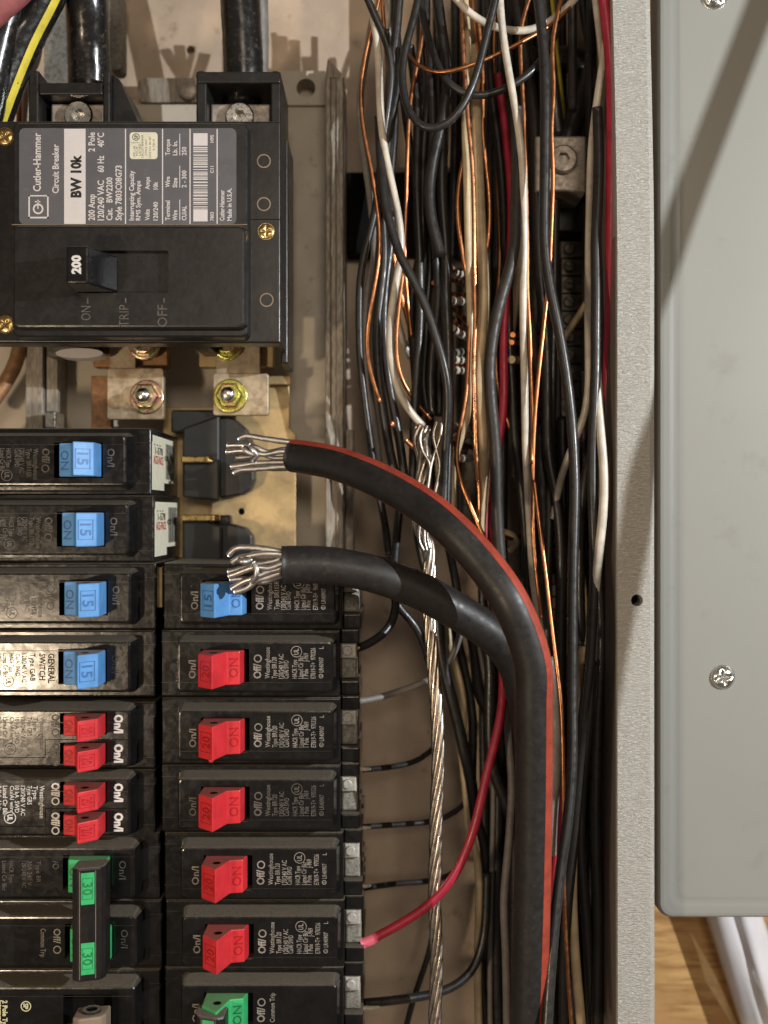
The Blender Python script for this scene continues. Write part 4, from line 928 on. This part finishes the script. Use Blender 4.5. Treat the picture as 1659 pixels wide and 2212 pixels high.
# ---------------------------------------------------------------- the wire bundle
WB, CU, WW = 1.5, .82, 1.45
wires = [
 ('black', 'black wire making a deep U-shaped loop in front of the other wires near the top', 'A 1560 -60 1555 0 1500 200 1440 470 1330 720 1200 855 1090 868 1010 780 958 640 943 470 968 300 1030 110 1058 -60', (-4, -4, -8, -12), WB),
 ('white', 'white wire sagging in a shallow curve across the top of the gutter', 'B 60 -80 100 0 190 95 310 165 430 200 540 212 650 188 770 105 880 0 910 -60', (-14, -18, -20), WW),
 ('copper', 'bare copper wire crossing from left to upper right below the sagging white wire', 'A 965 300 985 375 1060 455 1190 488 1330 452 1430 410 1560 358|B 450 318 560 250 700 180 850 50 890 -60', (-24, -16, -16, -20), CU),
 ('black', 'black wire curving behind the U-shaped loop and rising to the right', 'A 1060 -60 1090 150 1150 350 1215 520 1300 600 1400 636|B 250 640 390 592 520 530 640 425 700 330 760 200 800 0 810 -60', (-30, -20, -20, -26), WB),
 ('white', 'long white wire running straight down in front, right of the U-shaped loop', 'B 385 -60 400 180 440 450 488 720 525 950 542 1200 548 1660|D 545 600 550 1000 560 1500 565 2000|E 515 200 530 500 550 800 560 1050 590 1320 640 1600', (-12, -14, -20, -26, -40), WW),
 ('white', 'white wire hugging the galvanised edge at the top, swinging left lower down', 'B 1105 -60 1098 100 1075 300 1030 580 985 900 972 1100 962 1660|D 1148 600 1148 1100 1152 1400 1130 1720 1050 1930 960 2140|E 800 300 770 450 740 650', (-10, -14, -22, -30, -45), WW),
 ('whiteb', 'bright white wire bowing out toward the galvanised edge at mid height', 'D 1215 1180 1218 1380 1240 1600 1262 1900 1290 2150|E 1150 150 1168 330 1165 480 1140 720 1110 960 1085 1200 1060 1480 1040 1700', (-8, -4, -4, -12), 1.8),
 ('black', 'glossy black wire right of the long white ones, running full height by the galvanised edge', 'B 1020 700 1030 1090 1020 1400 1008 1660|D 1222 500 1214 1000 1212 1400 1195 1800 1180 2212|E 1060 300 1064 600 1075 900 1075 1150 1062 1500 1045 1900|H 1250 100 1220 450 1195 800 1150 1300 1140 1900', (-10, -6, -6, -8, -14, -24), 2.0),
 ('black', 'thick glossy black wire with long highlight, crossing the red-striped cable at the bottom', 'B 630 -60 655 160 678 500 680 1000 680 1660|D 755 300 830 750 900 1100 960 1500 1000 1900 1012 2212|E 918 300 915 600 902 1100 900 1700 902 2190|H 1188 350 1165 700 1125 950 1090 1250 1062 1600 1045 1900', (-8, -6, -4, -2, 2, 12, 26), 2.0),
 ('copper', 'bright bare copper wire right of the thick glossy black wire, passing behind it', 'B 800 -60 775 40 735 200 720 330 745 560 722 800 735 1100 715 1660|D 805 250 790 520 755 760 735 1000 700 1300 670 1600 650 1900 640 2212|E 575 350 572 800 600 1150 640 1480', (-16, -14, -16, -18, -24), CU),
 ('copper', 'bare copper wire slanting down to the bottom edge right of the red-striped cable', 'E 578 330 620 700 670 1050 710 1400 750 1750 800 2190|H 1130 300 1140 700 1140 1000 1150 1400 1185 1900', (-16, -8, -8, -10), CU),
 ('copper', 'bare copper wire meeting a second one in a V, left of the thick glossy wire', 'B 600 -60 572 10 520 150 520 400 540 700 552 1000 562 1300 568 1660|D 580 600 610 1000 620 1400 640 1800 632 2100 620 2212', (-24, -22, -20, -18), CU),
 ('red', 'crimson wire emerging below the arching cable and curving left to the lowest red breaker', 'E 215 100 200 300 195 600 215 800|d 1075 1300 1085 1400|G 1185 820 1195 1000 1172 1300 1112 1550 1052 1780 1008 2000|H 735 440 700 620 650 850 560 1040 430 1180 300 1260 160 1340 96 1366', (-40, -40, -32, -24, -20, -18, -17), 1.8),
 ('red', 'dark red wire running down inside the left half of the bundle above the arching cable', 'B 370 480 398 680 430 950 452 1150 462 1400 450 1660|D 380 300 372 900 362 1200 372 1500 350 1900 300 2100|E 210 120 190 420 170 700', (-42, -40, -36, -38), 1.7),
 ('red', 'crimson wire against the galvanised edge at the top, moving left further down', 'B 1055 -60 1075 120 1105 400 1112 1000 1105 1660|D 1352 500 1335 1000 1322 1400 1300 1800 1240 2080|E 1110 100 1060 330 990 520 965 750 925 1000 880 1300', (-4, -7, -8, -16, -34, -46), 2.0),
 ('red', 'dark red wire glimpsed at the bottom between the striped cable and the slanting copper wire', 'H 1090 300 1110 600 1108 850 1095 1050 1070 1300', -18, 1.7),
 ('tan', 'ivory wire left of the bright copper strand in the upper middle of the bundle', 'B 155 -60 175 200 178 400 165 800 175 1100 188 1660|D 45 0 55 600 66 1000 60 1500 40 1700 -20 2000|F 1010 2100 1000 2300', (-26, -24, -26, -34), 1.5),
 ('tan', 'broad ivory wire right of the bright copper strand, swelling at mid height', 'B 215 300 232 850 252 1200 275 1660|D 185 250 188 600 180 900 160 1150 138 1400 165 1750 185 2212|E 165 100 165 400 150 560', (-30, -26, -26, -28, -36), 2.1),
 ('copperb', 'bright bare copper strand between two ivory wires', 'B 140 -60 150 300 182 800 212 1100 224 1660|D 95 500 108 850 85 1250 95 1600 110 2212|E 110 100 128 400 120 650', (-24, -20, -20, -26, -34), .9),
 ('copper', 'dark copper wire curving left out of the ivory wires toward the arching cable', 'B 205 -60 225 200 262 500|D -60 -200 60 700 45 1100 35 1400 5 1700 -45 1900|F 1050 1960 1025 2212|C 770 1330 800 1400', (-30, -26, -26, -30), .95),
 ('copper', 'brownish copper wire right of the broad ivory wire', 'B 245 100 275 500 272 900 312 1200 322 1450 300 1660|D 215 60 190 250', (-34, -34, -36), 1.0),
 ('copper', 'thin dark copper wire in the gap left of the flattened black wire', 'B 355 100 345 300 360 800 375 1300 390 1660|D 330 400 300 900 295 1300 320 1600 380 1750 430 1900', (-44, -44, -42), .8),
 ('blackd', 'flattened dusty black wire bending left in the middle of the bundle', 'B 500 700 500 1000 492 1400 478 1660|D 400 350 345 640 262 1000 228 1300 240 1550 280 1900 302 2212|E 272 350 285 700 300 900', (-22, -14, -14, -20), 2.3),
 ('black', 'black wire straight behind the long white wire', 'B 300 -60 330 600 385 1000 415 1400 420 1660|D 410 500 410 900 432 1400 462 1900 490 2212|E 470 350 515 800 535 1300', (-44, -42, -40, -44), 1.9),
 ('black', 'thick black wire deep behind the glossy wire with the long highlight', 'B 480 -60 520 200 600 700 620 1200 640 1660|D 690 300 722 700 762 1100 770 1600 782 2212|E 740 350 795 700 805 1200 800 1800 820 2300|H 1180 700 1190 1900', (-50, -46, -44, -44, -40), 2.4),
 ('black', 'black wire at top right slanting toward the galvanised edge', 'B 910 -60 950 200 1000 480 1030 700 1070 900 1080 1400|D 1280 200 1270 900 1260 1500 1240 2000|E 1020 200 985 600 960 1100 975 1700', (-44, -34, -24, -22, -28), 2.0),
 ('white', 'grey-white wire between the crimson wire and the galvanised edge at the top', 'B 1000 -60 1020 110 1048 330 1065 700 1072 900', (-24, -32), 1.3),
 ('black', 'black wire crossing from top to lower left as the leftmost of the bundle', 'A 705 -60 760 90 840 240 885 400 865 620 800 1080 780 1330 740 1500 700 1640|F 195 180 150 450 138 900 150 1300 190 1600 228 1900 272 2200|P 810 300 845 450 870 640', (-16, -22, -28, -34, -40), WB),
 ('black', 'black wire curling out beneath the lower cable to the uppermost red breaker terminal', 'G 330 100 370 260 402 400 398 500 352 640 250 722 108 775', (-42, -36, -26), 1.7),
 ('white', 'white wire at the left of the bundle bending left, then right to the bare strands', 'A 725 -60 745 60 780 200 798 400 805 700 828 950 880 1180 925 1400 950 1580|F 515 230 498 450 432 850 415 1080 435 1300 510 1580 620 1760 735 1860', (-20, -18, -20, -24, -34), WW),
 ('grey', 'dim grey-white wire farthest left in the bundle, behind the copper one', 'A 770 60 735 280 690 500 675 700 690 950 725 1150 755 1420 775 1660|F 285 300 240 500 200 800 205 1300 240 1600 300 2000 320 2212', (-36, -38, -42), 1.5),
 ('copper', 'bare copper wire at the bundle far left, bright bend at mid height', 'A 800 -60 790 60 745 180 700 400 675 600 690 800 740 1050 780 1280 805 1480|F 335 60 340 220 300 500 232 850 202 1100 210 1230 262 1450 330 1640', (-20, -20, -18, -20, -34), .85),
 ('black', 'black wire second from the left, bowing beside the far-left copper wire', 'A 930 -60 905 250 858 560 868 900 835 1200 810 1450|F 375 200 340 600 300 900 300 1200 345 1600 400 2000 450 2230', (-26, -30, -32, -38), 1.9),
 ('black', 'black wire third from the left, ending beside the small loose copper pieces', 'A 850 200 880 500 900 800 870 1150 880 1500|F 385 500 362 900 390 1300 440 1600 505 1930 545 2230', (-34, -34, -38), 1.8),
 ('black', 'dark wire slanting from upper left down to the right across the left bundle', 'A 800 760 810 1050 830 1330 890 1530 940 1650|F 470 210 600 450 740 700 820 930 880 1150 950 1380 962 1700 938 2000 930 2230', (-22, -16, -14, -14, -22), 1.75),
 ('black', 'black wire straight down the middle of the left bundle', 'A 1000 300 1050 700 1040 1200 1060 1660|F 700 500 700 900 672 1400 650 1800 640 2200', (-36, -34, -38), 1.8),
 ('black', 'black wire bent at mid height right of the middle of the left bundle', 'A 1120 300 1150 800 1130 1200 1160 1640|F 868 300 882 600 850 900 812 1200 800 1600 820 1750', (-32, -30, -40), 1.6),
 ('black', 'broad black wire at the right side of the left bundle', 'A 1200 200 1220 700 1200 1200 1230 1660|F 935 600 958 1000 968 1400 955 1900 945 2230', (-34, -32, -28), 2.3),
 ('black', 'black wire between the slanting one and the middle of the left bundle', 'A 940 500 990 900 1080 1400|F 800 300 765 650 750 1100 730 1600 790 1750', (-40, -40, -44), 1.6),
 ('black', 'black wire filling the upper centre behind the U-shaped loop', 'A 1170 -60 1210 250 1240 450 1215 750 1150 1000 1115 1300 1150 1500 1200 1660', (-30, -28, -26), 2.2),
 ('black', 'dark wire behind the U-shaped loop on its left side', 'A 1090 250 1120 600 1085 900 1080 1300 1075 1660|F 620 600 640 1100 690 1700', (-38, -36, -44), 1.9),
 ('black', 'black wire descending left of the U-shaped loop at the top', 'A 905 -60 900 200 930 420 890 700 850 900 845 1150 880 1400', (-28, -26), 1.9),
 ('copper', 'copper wire passing behind the left side of the U-shaped loop', 'A 1060 -60 1086 60 1086 160 1075 300 1040 450 1000 650 982 1000 972 1400 960 1660|F 565 60 560 400 590 780 620 1040', (-34, -30, -38), .85),
 ('copper', 'short copper wire left of centre, slanting to the right at mid height', 'F 450 250 480 450 520 660 560 800 605 950 625 1050', (-34, -40), .9),
 ('copper', 'copper wire following the right side of the bending white wire', 'F 545 440 500 800 475 1080 482 1280 530 1460 640 1625 800 1800', (-30, -34, -40), .85),
 ('copper', 'copper wire at the top left beside the descending black wires', 'A 815 -60 830 200 850 420 840 700 830 900', (-36, -38), .9),
 ('white', 'short white wire behind the left bundle at mid height', 'F 400 350 440 640 500 950 545 1120 640 1250', (-50, -58), 1.5),
 ('white', 'small white wire stub at the top between descending black wires', 'A 850 -60 870 60 890 140 870 260', (-30, -34), 1.4),
 ('grey', 'dull grey wire behind the V of copper wires', 'D 600 100 640 450 660 800 640 1100 700 1400', (-56, -58), 1.6),
 ('tan', 'dim ivory wire slanting down left from the galvanised edge at mid height', 'D 1180 640 1120 780 1010 900 910 1090 830 1200 800 1400 820 1600', (-52, -56), 1.4),
 ('tan', 'dim ivory wire between the flattened black wire and the long white wire', 'D 520 200 490 600 455 900 440 1000', (-50, -52), 1.5),
 ('tan', 'ivory wire running down to the bottom edge right of the slanting copper wire', 'E 930 900 985 1200 1003 1500 985 1800 960 2100|H 1225 0 1212 350 1195 700 1185 1000 1195 1350 1240 1900', (-44, -30, -22, -20, -20), 1.9),
 ('black', 'black wire between the ivory wire and the galvanised edge at the bottom', 'H 1280 -100 1270 200 1240 480 1225 800 1260 1300 1290 1900', (-20, -24, -28), 2.1),
 ('black', 'black wire deep in the shade next to the box side at the bottom', 'E 1100 500 1112 900 1130 1300 1150 1700|H 1320 100 1300 700 1320 1300 1310 1900', (-22, -24), 2.4),
 ('grey', 'grey cable showing along the right side of the red-striped cable', 'E 690 1800 750 2050|H 1080 60 1100 250 1092 450 1070 620 1060 900', (-14, -12, -14), 3.0),
 # lower middle
 ('black', 'black wire dropping behind the lower cable left of the twisted bare conductor', 'P 920 420 905 560 900 700 880 860|G 440 390 520 560 600 740 640 900', (-46, -44, -48), 1.7),
 ('black', 'thick black wire directly right of the twisted bare conductor', 'F 700 1900 650 2230|G 570 0 600 150 690 430 720 800 760 980 830 1250 900 1550 960 1800 985 2100', (-40, -42, -46), 2.4),
 ('black', 'black wire with pale flecks between the two thick cables', 'G 770 -60 800 140 840 260 850 420', (-34, -38), 1.7),
 ('grey', 'grey wire curving back left under the lower cable toward a red-toggle breaker', 'G 890 560 858 740 800 880 735 965 690 1010 600 1035 400 1108 160 1172 95 1172', (-40, -44, -40, -30), 1.35),
 ('tan', 'brownish ivory wire below the lower cable, behind the crimson wire', 'G 800 800 860 1000 900 1200 880 1500 905 1750 930 2000 945 2212|H 690 900 698 1150 690 1500 700 1900', (-48, -46, -46), 1.6),
 ('black', 'black wire leaning right below the lower cable', 'G 870 820 930 1100 965 1350 955 1700 985 2050|H 720 800 735 1100 725 1300', (-52, -50), 1.9),
 ('black', 'black wire sweeping left along the bottom to the lowest breakers', 'H 740 1000 735 1250 715 1400 680 1500 600 1580 500 1620 380 1645 160 1672 100 1675', (-44, -42, -36, -28), 1.8),
 ('black', 'thin black wire into the third right-column breaker below the blue one', 'H 470 330 440 390 385 425 280 446 170 460 100 465', (-56, -44, -30), 1.2),
 ('black', 'thin black wire into the fourth right-column breaker below the blue one', 'H 620 640 585 690 530 722 430 740 250 752 105 762', (-58, -46, -30), 1.2),
 ('black', 'thin black wire running level behind the twisted bare conductor low down', 'H 560 1000 500 1040 430 1046 300 1052 100 1078', (-60, -50, -32), 1.2),
 ('black', 'thin dark wire slanting off the bottom edge left of the twisted bare conductor', 'H 478 1150 450 1380 420 1480 370 1620 320 1800 300 1900', (-60, -62), 1.3),
 ('black', 'black wire left of the red-striped cable at the bottom', 'H 700 1350 720 1600 745 1900', (-52, -50), 1.8),
 ('grey', 'grey-beige wire hidden left of the red-striped cable, vertical', 'H 870 -60 850 250 872 500 852 900 830 1150 838 1350 846 1900', (-30, -32), 1.7),
 ('grey', 'thin grey wire standing beside the sweeping black wire at the bottom', 'H 770 200 775 700 765 1100 760 1500 762 1900', (-48, -48), 1.1),
 ('black', 'broad black wire left behind the red-striped cable', 'E 100 1800 140 2190|H 790 200 800 700 790 1200 800 1900', (-50, -50), 2.6),
 ('black', 'black wire behind the crimson curve at the lower middle', 'G 1100 900 1090 1250 1110 1700|H 870 700 880 1300 860 1900', (-46, -46), 2.6),
]
rnd = random.Random(11)
deep = []
for x_, h_, r_, y0, y1 in ((1040, -70, 2.2, -60, 2300), (1062, -62, 1.8, -60, 2300), (1090, -72, 2.5, -60, 2300), (1128, -58, 1.9, -60, 1500), (1146, -70, 2.4, -60, 2300), (1190, -52, 2.0, 430, 2300), (1212, -60, 2.2, 900, 2300),
                       (1235, -52, 2.0, 1000, 2300), (1254, -64, 2.2, 1100, 2300), (1266, -50, 2.0, 800, 2300), (1256, -56, 2.2, 900, 2300), (1280, -38, 2.0, -60, 2300), (1294, -26, 1.9, 620, 2300), (1110, -66, 2.0, -60, 900), (1075, -50, 1.7, -60, 600), (1000, -66, 1.9, -60, 560),
                       (1020, -60, 1.9, -60, 500), (975, -60, 1.9, -60, 560), (945, -64, 1.9, -60, 900), (925, -60, 2.0, -60, 1000), (905, -64, 1.8, -60, 960), (1240, -40, 1.9, -60, 240), (1180, -66, 2.2, -60, 280), (1208, -72, 2.2, -60, 270)):
    q = ['d']; y_ = y0; ph = rnd.random() * 6; am = rnd.uniform(3, 9)
    while y_ < y1 + 100: q += ['%.1f %.1f' % (x_ + am * math.sin(y_ / 330 + ph), min(y_, y1))]; y_ += 160
    deep.append(('black', 'black wire in the shadow at the back of the gutter, behind the brighter wires', ' '.join(q), (h_, h_ + rnd.uniform(-5, 5), h_), r_))
MAT = {'black': 'wblack', 'blackd': 'wblackd', 'white': 'wwhite', 'whiteb': 'wwhite', 'copper': 'copper', 'copperb': 'copperb', 'red': 'wred', 'tan': 'wtan', 'grey': 'wgrey'}
for kd, lab_, sp, hs, r in wires + deep:
    simple_wire('copper_wire' if 'copper' in kd else 'wire', lab_, 'wire', sp, hs, r, MAT[kd], 'wires in the right-hand gutter of the panel' if 'shadow at the back' not in lab_ else 'black wires in the shadow of the gutter', kink=.35, n=12)
simple_wire('wire_sleeve', 'short pale pink sleeve on the end of the crimson wire at the lowest red breaker', 'sleeve', 'H 172 1334 130 1352 92 1368', -17, 2.05, 'pink')
for i, (sp, lab_) in enumerate((('F 432 1820 462 1875', 'tiny loose copper offcut left of the bare strands'), ('F 565 1990 600 2020 645 2065', 'larger loose copper offcut near the start of the arching cable'))):
    simple_wire('copper_offcut', lab_, 'copper offcut', sp, -24, 1.0, 'copperb')
simple_wire('copper_tip', 'bare copper tip entering the uppermost red breaker terminal', 'wire', 'G 112 774 60 776', (-26, -24), .9, 'copperb')
for yy, lab_ in ((1662, 'third'), (1789, 'fourth'), (1915, 'fifth'), (2179, 'lowest visible')):
    x, y, _ = W(786, yy, -22); mb = MB(); mb.tube(smooth_path([(x - 3, y, -24), (x, y, -22.5), (x + (6 if yy > 2000 else 2.5), y - .3, -24)], .5), 1.15, 10, rfun=lambda t: 1.1 - .6 * t)
    tag(mb.build('wire_nib', 'wwhite', None, (x, y, -22), fix=False), 'pale blunt wire nib poking from the %s right-column breaker' % lab_, 'wire end')

# twisted bare neutral
axis = path('F 735 1870 700 1980 740 2150|G 560 -120 625 0 640 200 632 450 650 700 668 950 690 1200 702 1450 702 1700 690 2000|H 478 650 474 900 470 1150 480 1400 466 1900', (-34, -26, -22, -20, -20, -20, -20), 1.3)
org = tuple(axis[0]); root = thing('stranded_conductor', 'twisted bare aluminium neutral conductor hanging straight down left of the crimson wire', 'stranded conductor', org)
N = len(axis); rs = 1.02
Ts = [(axis[min(i + 1, N - 1)] - axis[max(i - 1, 0)]).normalized() for i in range(N)]
MB().tube(axis[6:], rs, 8).build('strand', 'alb', root, org, fix=False)
for k in range(6):
    pts = []
    for i, p in enumerate(axis):
        u = Ts[i].cross(Vector((0, 0, 1))).normalized(); v = Ts[i].cross(u); a = k * PI / 3 + i * 1.3 / 34 * 2 * PI * .62
        sp_ = 1 + max(0, (22 - i) / 22) * .7
        pts.append(p + (u * math.cos(a) + v * math.sin(a)) * 1.62 * sp_)
    MB().tube(pts, rs, 8, wob=.08).build('strand', 'alb', root, org, fix=False)
for sp in ('F 735 1870 700 1960 720 2080 790 2230|G 560 -40 600 60', 'F 860 1820 826 1930 850 2080 880 2230|G 620 -60 640 40', 'F 905 1830 880 1980 830 2130 800 2230|G 600 -50 620 60'):
    MB().tube(path(sp, (-24, -22, -22), 1.), .7, 8, wob=.08).build('strand', 'alb', root, org, fix=False)

# unseen cord added between the work light and door to cast the slanting shadow
def between(px, py, h, t):
    p = Vector(W(px, py, h)); l = Vector(LP); return p + (l - p) * t
cp = [between(1745, -230, hc, .42), between(1648, 0, hc, .42), between(1618, 79, hc, .42), between(1545, 270, hc, .42), between(1475, 457, hc, .42), between(1424, 605, hc, .42), between(1396, 1010, 0, .40), between(1372, 1147, 0, .40), between(1325, 1390, 0, .40), between(1270, 1700, 0, .40)]
P = smooth_path(cp, 4)
o = MB().tube(P, 2.6, 16).build('shadow_cord', 'cable', None, tuple(P[0]), fix=False)
tag(o, 'black cord added out of view to cast the slanting shadow on the grey cover', 'cord')
